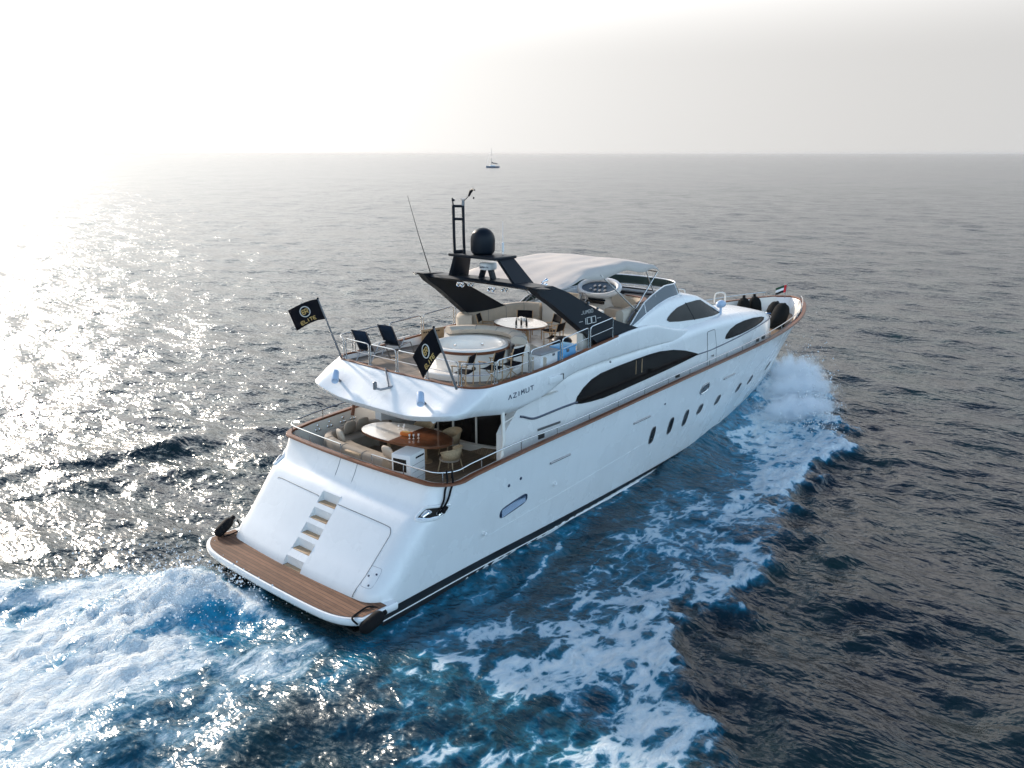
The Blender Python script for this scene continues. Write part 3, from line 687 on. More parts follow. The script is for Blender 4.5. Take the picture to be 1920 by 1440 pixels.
# stroke lettering laid on a surface
ST = {'A': [[(0, 0), (.5, 1), (1, 0)]], 'Z': [[(0, 1), (1, 1), (0, 0), (1, 0)]], 'I': [[(.5, 0), (.5, 1)]], 'M': [[(0, 0), (.12, 1), (.5, .35), (.88, 1), (1, 0)]],
      'U': [[(0, 1), (0, .15), (.15, 0), (.85, 0), (1, .15), (1, 1)]], 'T': [[(0, 1), (1, 1)], [(.5, 1), (.5, 0)]], 'J': [[(1, 1), (1, .15), (.85, 0), (.15, 0), (0, .15)]],
      'B': [[(0, 0), (0, 1), (.8, 1), (.95, .8), (.8, .53), (0, .53)], [(.8, .53), (1, .3), (.85, 0), (0, 0)]], 'O': [[(0, .15), (0, .85), (.15, 1), (.85, 1), (1, .85), (1, .15), (.85, 0), (.15, 0), (0, .15)]],
      'E': [[(1, 1), (.15, 1), (0, .85), (0, .15), (.15, 0), (1, 0)], [(0, .5), (.9, .5)]], 'L': [[(0, 1), (0, 0), (1, 0)]], 'R': [[(0, 0), (0, 1), (.85, 1), (1, .85), (1, .6), (.85, .47), (0, .47)], [(.5, .47), (1, 0)]],
      'G': [[(1, .8), (.85, 1), (.15, 1), (0, .85), (0, .15), (.15, 0), (1, 0), (1, .5), (.55, .5)]], 'N': [[(0, 0), (0, 1), (1, 0), (1, 1)]],
      '1': [[(.6, 0), (.6, 1)]], '0': [[(0, 0), (0, 1), (1, 1), (1, 0), (0, 0)]], '-': [[(0, .5), (1, .5)]], ' ': []}
def letters(text, f, u0, v0, w, h, gap_, r, mb=None, wid=None):
    """f(u, v) gives the point on the surface; letters are thin raised strokes"""
    mb = mb or MB(); u = u0
    for ch in text:
        cw = (wid or {}).get(ch, w)
        for st in ST[ch]:
            P = []
            for i in range(len(st) - 1):
                for k in range(4):
                    t = k / 4; P.append((st[i][0] + (st[i + 1][0] - st[i][0]) * t, st[i][1] + (st[i + 1][1] - st[i][1]) * t))
            P.append(st[-1]); mb.tube([f(u + a * cw, v0 + c * h) for a, c in P], r, 5)
        u += cw + gap_
    return mb
def fly_y(x, z):
    t = np.clip((z - float(zl_f(x))) / (float(zu_f(x)) - float(zl_f(x))), 0, 1)
    return float(yfl_f(x)) + (float(yfu_f(x)) - float(yfl_f(x))) * t + 0.06 * math.sin(math.pi * t) * (1 - max(0, (x - 5)) / 12.2)
# maker's lettering on the fly coaming, thin raised strokes, both sides
letters('AZIMUT', lambda u, v: (u, -fly_y(u, v + 0.07 * (u - 5.6)) - 0.004, v + 0.07 * (u - 5.6)), 5.70, 4.58, 0.13, 0.125, 0.07, 0.012, wid={'I': .06}).build('lettering', 'letterblue', fly)
letters('AZIMUT', lambda u, v: (12.5 - u, fly_y(12.5 - u, v) + 0.004, v), 5.70, 4.66, 0.13, 0.125, 0.07, 0.012, wid={'I': .06}).build('lettering', 'letterblue', fly)
fl = lambda s: (lambda u, v: (u, s * (leg_y(v) + 0.004), v))
L_ = letters('100', fl(-1), 9.72, 6.0, 0.2, 0.19, 0.035, 0.011, wid={'1': .1}); letters('-', fl(-1), 9.46, 6.05, 0.17, 0.12, 0, .007, L_); letters('-', fl(-1), 10.36, 6.05, 0.2, 0.12, 0, .007, L_)
letters('JUMBO', fl(-1), 9.60, 6.32, 0.085, 0.10, 0.04, 0.0055, L_); L_.build('lettering', 'silver', arch_o)
letters('GARMIN', lambda u, v: (8.22 - 0.268 * math.cos(u), -0.02 + 0.268 * math.sin(-u) * 1.0, v), -0.42, 7.66, 0.15, 0.05, 0.05, 0.006).build('lettering', 'letterblue', radar)

# ------------------------------------------------------------------ canopy over the fly bridge
zc_f = lambda x: np.interp(x, [8.5, 9.2, 10.7, 10.9, 11.2, 12.5, 12.7, 13.0, 14.4, 14.6, 14.8], [7.13, 7.21, 7.53, 7.565, 7.58, 7.62, 7.63, 7.62, 7.42, 7.35, 7.22])
rws = []
for i, x in enumerate(np.linspace(8.55, 14.75, 60)):
    r = []
    for j, t in enumerate(np.linspace(-1, 1, 41)):
        y = (2.26 - .14 * float(sstep(9, 11, x))) * t * (1 - .04 * float(sstep(13.5, 14.8, x)))
        z = float(zc_f(x)) - 0.05 * t * t - 0.30 * float(sstep(9.6, 11.0, x)) * abs(t) ** 18 * (1 - 0.3 * float(sstep(13, 14.8, x)))
        z += 0.008 * math.sin(7.5 * y + .8 * x) * (.5 + abs(t)) + 0.010 * math.sin(2.1 * x - 3.0 * y + 1) - .02 * math.exp(-((x - 11.8) / .5) ** 2)
        if abs(t) > .93: z += 0.05 * math.sin(3.1 * x + 1.0)
        r.append((x, y + 0.03 * math.sin(5 * x) * abs(t) ** 6, z))
    rws.append(r)
can = MB().grid(rws).build('bimini_canopy', 'canvas', yacht, smooth=80)
sm = can.modifiers.new('thick', 'SOLIDIFY'); sm.thickness = 0.012
for sgn in (-1, 1):
    for q0, q1 in (((14.62, 2.0, 7.06), (12.44, 2.32, 5.68)), ((13.85, 2.02, 7.2), (14.45, 2.18, 6.0)), ((11.2, 2.06, 7.3), (13.2, 2.3, 5.8))):
        MB().tube([(q0[0], sgn * q0[1], q0[2]), (q1[0], sgn * q1[1], q1[2])], 0.021, 8).build('canopy_pole', 'steel', can)
MB().tube([(14.62, -2.0, 7.06), (14.62, -1.2, 7.13), (14.62, 0, 7.15), (14.62, 1.2, 7.13), (14.62, 2.0, 7.06)], 0.02, 8).build('canopy_hoop', 'steel', can)

# ------------------------------------------------------------------ fittings
for sgn, xx, yy in ((-1, 5.42, 3.16), (1, 5.42, 3.16)):
    b = MB(); b.tube([(xx - 0.12, sgn * yy, 3.0), (xx, sgn * yy, 3.5), (xx + 0.22, sgn * 2.92, 4.25)], 0.055, 10); b.build('support_pole', 'gelwarm' if sgn < 0 else 'capwood', yacht)
MB().tube([(5.62, -3.0, 3.95), (6.3, -2.75, 3.92)], 0.022, 6).build('pole_brace', 'gelwarm', yacht)
b = MB(); b.box((7.75, -fly_y(7.75, 4.77) - 0.02, 4.77), (0.62, 0.10, 0.20), bev=0.04); vb = b.build('side_vent', 'gel', fly)
MB().box((8.03, -fly_y(8.03, 4.78) - 0.065, 4.79), (0.14, 0.03, 0.16)).build('vent_opening', 'bootblack', vb)
MB().sphere((10.7, -fly_y(10.7, 5.0) - 0.01, 4.72), (.08, .06, .08), 10, 6).build('side_lamp', 'greymetal', fly)
def aft_lamp(y):
    t_ = 0.52; x = 3.86 + 0.10 * (y / 3) ** 2; b = MB()
    d = Vector((-0.55, -0.62, -0.40)); q = d.to_track_quat('Z', 'Y').to_matrix().to_4x4()
    b.lathe([(0.07, -0.24), (0.105, -0.2), (0.105, 0.18), (0.095, 0.2), (0.06, 0.17)], (x - 0.22, y, 4.80), 16, mt=q)
    o_ = b.build('deck_floodlight', 'paleblue', fly)
    MB().tube([(x - 0.2, y, 4.78), (x - .02, y + .03, 4.62)], 0.04, 8).build('lamp_bracket', 'greymetal', o_)
aft_lamp(1.78); aft_lamp(-1.80)
b = MB(); b.tube([(4.44, .46, 5.12), (3.98, -.20, 4.80)], 0.024, 6); b.tube([(4.12, -.24, 4.78), (3.95, -.20, 4.76), (3.80, -.06, 4.72), (3.72, .06, 4.76)], .032, 8); b.lathe([(.055, 0), (.055, .2), (.03, .22)], (3.72, .07, 4.72), 12)
b.build('boom_bracket', 'greymetal', fly)
for y in (-2.25, 2.35):
    MB().box((3.86, y, 4.36), (0.42, 0.2, 0.13), bev=.04, rz=-.5 if y < 0 else .5, ry=-.5).build('stern_light', 'gel', fly)

# hull side: portholes, vents, scuppers and fairleads (starboard side is the one in view, port mirrors it)
def oval(name, x, z, w, h, m, tilt=0.0, frame='greymetal', r=0.018, depth=0.004, power=0.55):
    for sgn in (-1, 1):
        P = []
        for k in range(24):
            a = 2 * math.pi * k / 24; ca, sa = math.cos(a), math.sin(a)
            u, v = math.copysign(abs(ca) ** power, ca) * w / 2, math.copysign(abs(sa) ** power, sa) * h / 2
            P.append((x + u + tilt * v, z + v + 0.10 * u))
        pts = [(a, sgn * (float(hull_y(a, c)) + depth), c) for a, c in P]
        cen = (x, sgn * (float(hull_y(x, z)) + depth), z)
        o_ = MB().add([cen] + pts, [(0, i + 1, (i + 1) % 24 + 1) for i in range(24)]).build(name, m, hull)
        MB().tube(pts, r, 6, closed=True).build('porthole_rim', frame, o_)
for x, z in ((13.01, 1.79), (14.23, 1.83), (15.31, 1.86)): oval('tall_porthole', x, z, 0.30, 0.62, 'glass', power=.7)
for x, z in ((16.4, 1.94), (17.94, 1.94), (20.07, 1.95), (21.49, 1.97), (24.2, 2.0)): oval('porthole', x, z, 0.35, 0.37, 'glass', power=.75, tilt=.15)
oval('hull_fairlead', 16.24, 2.80, 0.62, 0.34, 'greymetal', frame='steel', r=.03, power=.7)
for sgn in (-1, 1):
    b = MB(); lv = MB(); P = []
    for k in range(28):
        a = 2 * math.pi * k / 28; u = math.copysign(abs(math.cos(a)) ** .35, math.cos(a)) * 0.56; v = math.copysign(abs(math.sin(a)) ** .7, math.sin(a)) * 0.15
        x, z = 5.77 + u, 1.545 + v + 0.17 * u; P.append((x, sgn * (float(hull_y(x, z)) + .006), z))
    c = (5.77, sgn * (float(hull_y(5.77, 1.545)) + .004), 1.545)
    o_ = b.add([c] + P, [(0, i + 1, (i + 1) % 28 + 1) for i in range(28)]).build('engine_vent', 'letterblue', hull)
    MB().tube(P, .016, 6, closed=True).build('vent_rim', 'letterblue', o_)
    for v in (-.09, -.045, 0, .045, .09):
        lv.tube([(5.77 + u, sgn * (float(hull_y(5.77 + u, 1.545)) + .012), 1.545 + v + .17 * u) for u in np.linspace(-.50, .50, 8)], .015, 5)
    lv.build('vent_louver', 'paleblue', o_)
    for x, z, ln in ((7.7, 2.43, .95), (12.04, 2.60, 1.0), (18.3, 2.84, 1.0)):
        q = [(x + u, sgn * (float(hull_y(x + u, z)) + .004), z + .03 * u) for u in np.linspace(-ln / 2, ln / 2, 6)]
        MB().tube(q, .035, 6).build('drain_slot', 'greymetal', hull)
    for x, z, r in ((5.46, 2.26, .05), (5.95, 2.33, .05), (13.4, 2.85, .04)):
        MB().sphere((x, sgn * float(hull_y(x, z)), z), (2 * r, .05, 2 * r), 10, 6).build('hull_fitting', 'letterblue', hull)
    for x, z in ((7.58, 1.66), (4.6, 1.1)): MB().lathe([(.05, 0), (.05, .09), (.03, .1)], (x, sgn * float(hull_y(x, z)), z), 10, mt=Matrix.Rotation(R(90 if sgn < 0 else -90), 4, 'X')).build('drain_spout', 'gel', hull)
    # mooring recess on the stern quarter, with chrome horn and black lines over the rail
    P = []
    for k in range(28):
        a = 2 * math.pi * k / 28; u, v = math.copysign(abs(math.cos(a)) ** .5, math.cos(a)), math.copysign(abs(math.sin(a)) ** .6, math.sin(a))
        P.append((u, v))
    def quarter(u, v, off=0.0):
        s = (2.33 + v - ZB) / (3 - ZB); H_ = hull_path(s, 30)[9:24]; cx = [Vector(p) for p in H_]; L_ = [0]
        for i in range(1, len(cx)): L_.append(L_[-1] + (cx[i] - cx[i - 1]).length)
        d = 0.62 + u; i = min(len(L_) - 2, max(0, int(np.searchsorted(L_, d)) - 1)); p = cx[i].lerp(cx[i + 1], (d - L_[i]) / (L_[i + 1] - L_[i])); t = (cx[i + 1] - cx[i]).normalized(); nn = Vector((t.y, -t.x, 0))
        p = p + nn * off
        return (p.x, p.y if sgn < 0 else -p.y, p.z)
    b = MB(); b.tube([quarter(.36 * u, .13 * v, .01) for u, v in P], .045, 8, closed=True); fo = b.build('mooring_fairlead', 'gel', hull)
    MB().add([quarter(0, 0, .012)] + [quarter(.33 * u, .11 * v, .012) for u, v in P], [(0, i + 1, (i + 1) % 28 + 1) for i in range(28)]).build('fairlead_opening', 'glassbrown', fo)
    MB().tube([quarter(-.2, -.06, .03), quarter(-.16, .02, .06), quarter(-.22, .06, .05)], .035, 8).tube([quarter(.2, -.06, .03), quarter(.17, .03, .07), quarter(.24, .06, .05)], .035, 8).tube([quarter(-.3, -.085, .03), quarter(0, -.095, .03), quarter(.3, -.085, .03)], .02, 6).build('cleat_horn', 'chrome', fo)
sgn = -1
for k, du in enumerate((-.02, .12)):
    t0_ = quarter(du, .70, .02); pts = [quarter(.10 + du * .4, -.02, .07), quarter(.06 + du * .7, .25, .05), quarter(du, .52, .05), (t0_[0], t0_[1], 3.02), (t0_[0] + .03, t0_[1] + .05, 3.26), (t0_[0] + .07, t0_[1] + .09, 3.28), (t0_[0] + .09, t0_[1] + .12, 3.08)]
    o_ = MB().tube(catmull(pts, 5), 0.026, 8).build('mooring_line', 'rubber', None); tag(o_, ('black mooring line over the stern rail, the one nearer the middle of the stern', 'black mooring line over the stern rail, the one nearer the hull side')[k], 'rope', 'mooring lines over the stern rail')
o_ = MB().tube([quarter(.16, .12, .09), quarter(.17, .0, .10)], .055, 10).build('line_guard', 'rubber', hull)
for x in (6.81, 14.07, 20.4, 21.0):
    for sgn in (-1, 1):
        MB().box((x, sgn * (float(gy_f(x)) - .10), float(zg_f(x)) + .10), (.26, .03, .13), bev=.01).build('rail_gate_plate', 'bootblack', cap)
MB().box((7.85, -2.765, 3.28), (1.05, .02, .07), bev=.01).build('side_light_slot', 'greymetal', house)

# fore deck fittings
b = MB(); b.box((21.6, 0.4, 4.86), (2.2, 2.2, .12), bev=.05, ry=.17); b.build('sun_pad', 'taupe', house)
for (x, y, z, h) in ((21.0, 1.1, 4.86, .55), (22.9, 0.2, 4.52, .62)):
    MB().tube(catmull([(x, y, z), (x, y, z + h * .8), (x + .1, y - .08, z + h), (x + .25, y - .25, z + h), (x + .33, y - .32, z + h * .8), (x + .33, y - .32, z - .05)], 4), .03, 8).build('grab_rail', 'gelwarm', house)
b = MB(); b.sphere((18.95, -2.2, 5.42), (.55, .34, .30), 20, 10); b.tube([(18.95, -2.2, 5.28), (18.95, -2.2, 5.0)], .05, 8); b.build('search_light', 'paleblue', wheel)
b = MB(); b.box((27.4, .0, 3.55), (.7, .5, .3), bev=.08); b.lathe([(.16, 0), (.2, .05), (.14, .12), (.14, .28), (.2, .34), (.16, .38)], (27.2, -.35, 3.4), 16); b.lathe([(.16, 0), (.2, .05), (.14, .12), (.14, .28), (.2, .34), (.16, .38)], (27.2, .35, 3.4), 16); b.build('anchor_windlass', 'chrome', yacht)
for sgn in (-1, 1):
    MB().tube(catmull([(25.2 + .0, sgn * 2.1, 3.25), (25.25, sgn * 2.1, 3.5), (25.5, sgn * 2.1, 3.55)], 5), .05, 8).build('deck_cleat', 'gelwarm', yacht)

# ------------------------------------------------------------------ furniture and loose things on deck
FD = 4.90   # fly deck floor
CS = 2.20   # cockpit sole
def leg_box(p, q, w, m, root, name='leg'):
    return MB().tube([p, q], w, 6).build(name, m, root)

def round_path(cx, cy, r, a0, a1, n=24): return [(cx + r * math.cos(R(a0 + (a1 - a0) * k / n)), cy + r * math.sin(R(a0 + (a1 - a0) * k / n))) for k in range(n + 1)]

# hot tub
tub = thing('hot_tub', 'round white hot tub with a brown rim band on the upper aft deck', 'hot tub', (6.62, -0.78, FD))
MB().lathe([(1.02, 0), (1.08, .04), (1.10, .62), (1.13, .66)], seg=64, cap=False).build('tub_wall', 'tubwhite', tub, smooth=50)
MB().lathe([(1.12, .66), (1.15, .68), (1.15, .73), (1.12, .745)], seg=64, cap=False).build('rim_band', 'capwood', tub)
MB().lathe([(1.12, .742), (1.10, .79), (1.02, .81), (.95, .78), (.90, .62), (.86, .40), (.80, .34), (.01, .32)], seg=64, cap=False).build('tub_basin', 'tubwhite', tub, smooth=50)
for a in (20, 75, 130, 200, 300): MB().lathe([(.035, 0), (.045, .01), (.03, .015)], (.88 * math.cos(R(a)), .88 * math.sin(R(a)), .56), 10, mt=Matrix.Rotation(R(a), 4, 'Z') @ Matrix.Rotation(R(-90), 4, 'Y')).build('water_jet', 'chrome', tub)
MB().lathe([(.05, 0), (.06, .02), (.03, .025)], (-.72, -.82, .28), 12, mt=Matrix.Rotation(R(228), 4, 'Z') @ Matrix.Rotation(R(90), 4, 'Y')).build('drain_outlet', 'bootblack', tub)
st_ = MB(); st_.lathe([(1.5, 0), (1.5, .14), (1.47, .17), (1.05, .17)], seg=64, cap=False); st_.build('tub_plinth', 'tubwhite', tub, smooth=40)

# seat back that wraps the forward side of the tub, with a grill let into it
def seams(P, sect, step, name, parent, r=.008):
    d, last = 0, None; b = MB()
    for i in range(1, len(P) - 1):
        if last is not None: d += math.hypot(P[i][0] - last[0], P[i][1] - last[1])
        last = P[i]
        if d > step:
            d = 0; t = Vector((P[i + 1][0] - P[i - 1][0], P[i + 1][1] - P[i - 1][1])).normalized(); nn = Vector((-t.y, t.x))
            b.tube([(P[i][0] + nn.x * o_, P[i][1] + nn.y * o_, z) for o_, z in sect], r, 5)
    if b.v: b.build(name, 'seam', parent)
bar = thing('lounge_bench', 'curved white moulded seat back wrapping the forward side of the hot tub', 'seat', (6.62, -0.78, FD))
P = round_path(0, 0, 1.5, 72, -62, 30)
MB().sweep(P, [(-.22, 0), (-.20, .72), (.16, .82), (.24, .70), (.25, 0)]).build('seat_shell', 'tubwhite', bar, smooth=50)
MB().sweep(P, [(.14, .80), (-.24, .82), (-.30, .95), (-.20, 1.03), (.04, 1.02), (.15, .93)]).build('back_pad', 'cushion', bar, smooth=60); seams(P, [(.15, .93), (.04, 1.022), (-.20, 1.032), (-.30, .95)], .75, 'pad_seam', bar)
MB().sweep(P, [(.26, .02), (.72, .02), (.74, .40), (.70, .46), (.26, .46)]).build('seat_cushion', 'cushion', bar, smooth=50)
a = R(-50); q = Matrix.Rotation(a, 4, 'Z')
grl = MB(); grl.box((1.26 * math.cos(a), 1.26 * math.sin(a), .62), (.10, .42, .16), rz=a, bev=.05); grl.build('grill_niche', 'black', bar)
[MB().sphere((1.29 * math.cos(R(t)), 1.29 * math.sin(R(t)), z), (.06, .06, .07), 8, 6).build('tap', 'greymetal', bar) for t, z in ((-30, .58), (-33, .5), (-20, .5))]

# sofa, bulkhead locker and wall round the fly dining area
sofa = thing('curved_sofa', 'curved beige sofa built along the port side of the upper dining table', 'sofa', (0, 0, FD))
P = catmull([(9.35, 1.75), (9.2, 2.05), (9.45, 2.35), (10.3, 2.45), (11.6, 2.40), (12.45, 2.2), (12.7, 1.6)], 6)
MB().sweep(P, [(.14, .0), (.16, .82), (.10, .92), (-.06, .93), (-.14, .84), (-.16, .45), (-.16, 0)]).build('backrest', 'cushion', sofa, smooth=60); seams(P, [(.16, .6), (.162, .82), (.10, .922), (-.06, .932), (-.142, .84), (-.162, .46)], .85, 'cushion_seam', sofa)
MB().sweep(P[10:], [(-.16, .0), (-.16, .44), (-.20, .47), (-.66, .47), (-.70, .42), (-.70, 0)]).build('seat', 'cushion', sofa, smooth=50)
lock = thing('wet_bar', 'cream wet bar bulkhead with white counter forward of the upper dining table', 'bar', (0, 0, FD))
P = catmull([(12.75, 1.5), (12.9, .8), (12.75, 0), (12.35, -.8), (11.6, -1.65), (10.6, -2.15), (9.8, -2.35)], 6)
MB().sweep(P, [(.1, 0), (.1, 1.0), (-.1, 1.0), (-.1, 0)], zfun=lambda i: 0).build('bulkhead', 'gelwarm', lock, smooth=40)
MB().sweep(P[:22], [(.34, .98), (.36, 1.0), (.36, 1.04), (-.12, 1.05), (-.14, .98)]).build('counter', 'tubwhite', lock, smooth=40)
MB().box((12.62, .25, .78), (.03, .12, .03), bev=.008).build('door_handle', 'greymetal', lock)

# fly dining table
def oval_table(name, label, loc, rz, a, b_, h, parts, group=None):
    t = thing(name, label, 'table', loc, rz, group)
    n = 64
    def oc(k): th = 2 * math.pi * k / n; return a * math.copysign(abs(math.cos(th)) ** .85, math.cos(th)), b_ * math.copysign(abs(math.sin(th)) ** .85, math.sin(th))
    o = [oc(k) for k in range(n)]
    for nm, m, sel in parts:
        oo = [p for p in o if sel(p)] if sel else o
        # cut cleanly on x = 0
        if sel: oo = sorted(oo, key=lambda p: math.atan2(p[1], p[0] if sel((1, 0)) else -p[0])); cut = [(0.0015 if sel((1, 0)) else -0.0015, b_ * .995), (0.0015 if sel((1, 0)) else -0.0015, -b_ * .995)]; oo = oo + cut
        bm = MB(); bm.prism([(x * .985, y * .985, h) for x, y in oo], (0, 0, .012)); bm.build(nm, m, t, smooth=30)
    MB().prism([(x, y, h - .06) for x, y in o], (0, 0, .062)).build('table_edge', 'tablewood', t, smooth=30)
    for x in (-a * .45, a * .45): MB().lathe([(.2, 0), (.2, .03), (.06, .06), (.055, h - .1), (.14, h - .06)], (x, 0, 0), 20).build('leg', 'wood', t)
    return t
oval_table('dining_table', 'oval glossy dining table with sky reflection painted pale on its top and dark red edge on the upper deck', (10.15, .35, FD), R(70), 1.02, .78, .72, [('tabletop', 'tablesheen', None)])  # whole top painted pale for the sky mirrored in its varnish
oval_table('dining_table', 'oval cockpit dining table, glossy brown with sky reflection painted pale on one half, under the overhang', (5.30, .62, CS), R(96), 1.62, .80, .72, [('tabletop_half', 'tablesheen', lambda p: p[0] >= 0), ('tabletop_half', 'tablewood', lambda p: p[0] < 0)])  # one half of the brown top painted pale as mirrored sky

# director's chairs
def director(label, loc, rz, group, fab='darkfab'):
    t = thing('folding_chair', label, 'chair', loc, rz, group)
    for sy in (-1, 1):
        y = sy * .27
        MB().tube([(-.24, y, 0), (.24, y, 0)], .02, 6).build('runner', 'wood', t)
        MB().box((0, y, .63), (.48, .055, .028), bev=.008).build('armrest', 'wood', t)
        MB().tube([(.20, y, .63), (.20, y, .02)], .016, 6).build('leg', 'wood', t)
        MB().tube([(-.18, y, .02), (-.20, y, .62), (-.29, y, .93)], .017, 6).build('back_post', 'wood', t)
        MB().tube([(sy * -.2 * 0 + .0, sy * .26, .04), (0, -sy * .26, .42)], .015, 6).build('cross_brace', 'wood', t)
    rw = [[(x, y, .44 - .03 * (1 - (y / .26) ** 2)) for y in np.linspace(-.26, .26, 7)] for x in (-.21, -.05, .1, .21)]
    s_ = MB().grid(rw).build('seat', fab, t, smooth=60); m_s = s_.modifiers.new('t', 'SOLIDIFY'); m_s.thickness = .012
    rw = [[(-.215 - .085 * k / 3 - .03 * (1 - (y / .27) ** 2), y, .66 + .26 * k / 3) for y in np.linspace(-.27, .27, 7)] for k in range(4)]
    s_ = MB().grid(rw).build('backrest', fab, t, smooth=60); m_s = s_.modifiers.new('t', 'SOLIDIFY'); m_s.thickness = .012
    return t
G1 = 'folding chairs round the upper dining table'
director('black folding chair at the port aft end of the upper table, beside the sofa arm', (9.75, 1.50, FD), R(-62), G1)
director('black folding chair on the far side of the upper table, behind the white napkins', (10.95, .90, FD), R(-150), G1)
director('black folding chair at the forward starboard side of the upper table, by the wet bar', (11.0, -.25, FD), R(160), G1)
director('black folding chair side-on at the starboard end of the upper table', (10.15, -1.05, FD), R(100), G1)
G2 = 'wooden chairs in the starboard aft corner of the upper deck'
director('wooden chair with black seat behind the stern flag pole, in the rounded deck corner', (5.02, -2.05, FD), R(112), G2)
director('wooden chair with black seat in the starboard corner, middle of three', (5.85, -2.32, FD), R(100), G2)
director('wooden chair with black seat against the hot tub, nearest the white cool box', (6.60, -2.38, FD), R(95), G2)

# sling deck chairs on the port quarter
def sling(label, loc, rz):
    t = thing('deck_chair', label, 'deck chair', loc, rz, 'sling deck chairs on the port quarter')
    for sy in (-1, 1):
        y = sy * .29
        MB().tube([(.50, y, 0), (.30, y, .38), (-.22, y, .34), (-.55, y, 1.02)], .018, 6).build('side_frame', 'greymetal', t)
        MB().tube([(-.42, y, 0), (.05, y, .58)], .018, 6).build('leg', 'greymetal', t)
        MB().box((-.02, y + sy * .03, .60), (.52, .06, .028), bev=.01).build('armrest', 'gelwarm', t)
    MB().tube([(-.42, -.29, .02), (-.42, .29, .02)], .016, 6).tube([(.50, -.29, .02), (.50, .29, .02)], .016, 6).build('stretcher', 'greymetal', t)
    pr = [(.30, .375), (.1, .35), (-.10, .325), (-.22, .35), (-.33, .56), (-.44, .79), (-.55, 1.01)]
    s_ = MB().grid([[(x, y, z - .02 * (1 - (y / .27) ** 2)) for y in np.linspace(-.27, .27, 5)] for x, z in pr[:4]]).build('seat', 'navy', t, smooth=60); s_.modifiers.new('t', 'SOLIDIFY').thickness = .012
    s_ = MB().grid([[(x - .02 * (1 - (y / .27) ** 2), y, z) for y in np.linspace(-.27, .27, 5)] for x, z in pr[3:]]).build('backrest', 'navy', t, smooth=60); s_.modifiers.new('t', 'SOLIDIFY').thickness = .012
    return t
sling('navy sling deck chair nearest the stern rail, next to the port flag', (5.45, 2.25, FD), R(8))
sling('navy sling deck chair forward of its twin, further from the stern flag', (6.5, 2.30, FD), R(8))

# cool boxes, bin, bags, locker on the starboard side of the upper deck
c1 = thing('cool_box', 'white cool box with grey lid beside the starboard rail', 'cool box', (7.95, -2.42, FD), R(4))
MB().box((0, 0, .26), (.86, .46, .52), bev=.04).build('body', 'white', c1); MB().box((0, 0, .55), (.90, .50, .07), bev=.025).build('lid', 'grey', c1); MB().box((.2, -.24, .47), (.1, .03, .09), bev=.01).build('latch', 'greymetal', c1)
c2 = thing('cool_box', 'sky blue cool box forward of the white one by the starboard rail', 'cool box', (8.92, -2.40, FD), R(4))
MB().box((0, 0, .26), (.74, .46, .52), bev=.05).build('body', 'blue', c2); MB().box((0, 0, .55), (.77, .48, .07), bev=.025).build('lid', 'blue', c2); MB().box((-.1, -.24, .47), (.12, .03, .1), bev=.01).build('latch', 'greymetal', c2)
bn = thing('round_bin', 'round black bin with domed lid next to the blue cool box', 'bin', (9.55, -1.85, FD))
MB().lathe([(.24, 0), (.30, .5)], seg=28).build('bin_body', 'black', bn); MB().lathe([(.32, .5), (.32, .54), (.28, .60), (.15, .66), (.01, .67)], seg=28).build('lid', 'black', bn)
for k, (x, y, s_, lb) in enumerate(((9.62, -2.48, .34, 'white plastic sack lying behind the blue cool box at the rail'), (10.05, -2.42, .28, 'smaller white plastic sack slumped furthest forward by the rail'))):
    b = MB(); b.sphere((0, 0, s_ * .42), (s_ * 1.25, s_, s_ * .85), 18, 10)
    b.v = [(vx * (1 + .12 * math.sin(9 * vy + 5 * vz)), vy * (1 + .12 * math.sin(11 * vx + 2)), max(0.0, vz) * (1 + .15 * math.sin(8 * vx + 7 * vy))) for vx, vy, vz in b.v]
    tag(b.build('plastic_sack', 'white', None, loc=(x, y, FD + .005)), lb, 'sack')
# emblem box and slatted panel on the port side
bx = thing('speaker_box', 'black box with a round white letter emblem forward of the hot tub', 'box', (9.05, 1.55, FD), R(-25))
MB().box((0, 0, .28), (.42, .52, .56), bev=.02).build('cabinet', 'black', bx)
b = MB(); fe = lambda u, v: (-.216, -u, .28 + v)
b.tube([fe(.17 * math.cos(2 * math.pi * k / 28), .19 * math.sin(2 * math.pi * k / 28)) for k in range(28)], .014, 5, closed=True); b.tube([fe(.13 * math.cos(2 * math.pi * k / 28), .15 * math.sin(2 * math.pi * k / 28)) for k in range(28)], .006, 5, closed=True)
letters('R', fe, -.06, -.09, .12, .18, 0, .016, b); b.build('emblem', 'silver', bx)
pn = thing('name_board', 'pale wooden notice board with dark lettering standing by the port side', 'board', (8.35, 2.62, FD), R(-8))
MB().box((0, 0, .26), (.9, .03, .5), bev=.01).build('board', 'wood', pn)
b = MB()
for r_, (z, n_) in enumerate(((.42, 8), (.30, 5), (.14, 4))):
    for k in range(n_): b.box((-.36 + .085 * k + (.1 if r_ else 0), -.018, z), (.055, .006, .045 if r_ == 0 else .02))
b.build('lettering', 'darkfab', pn)

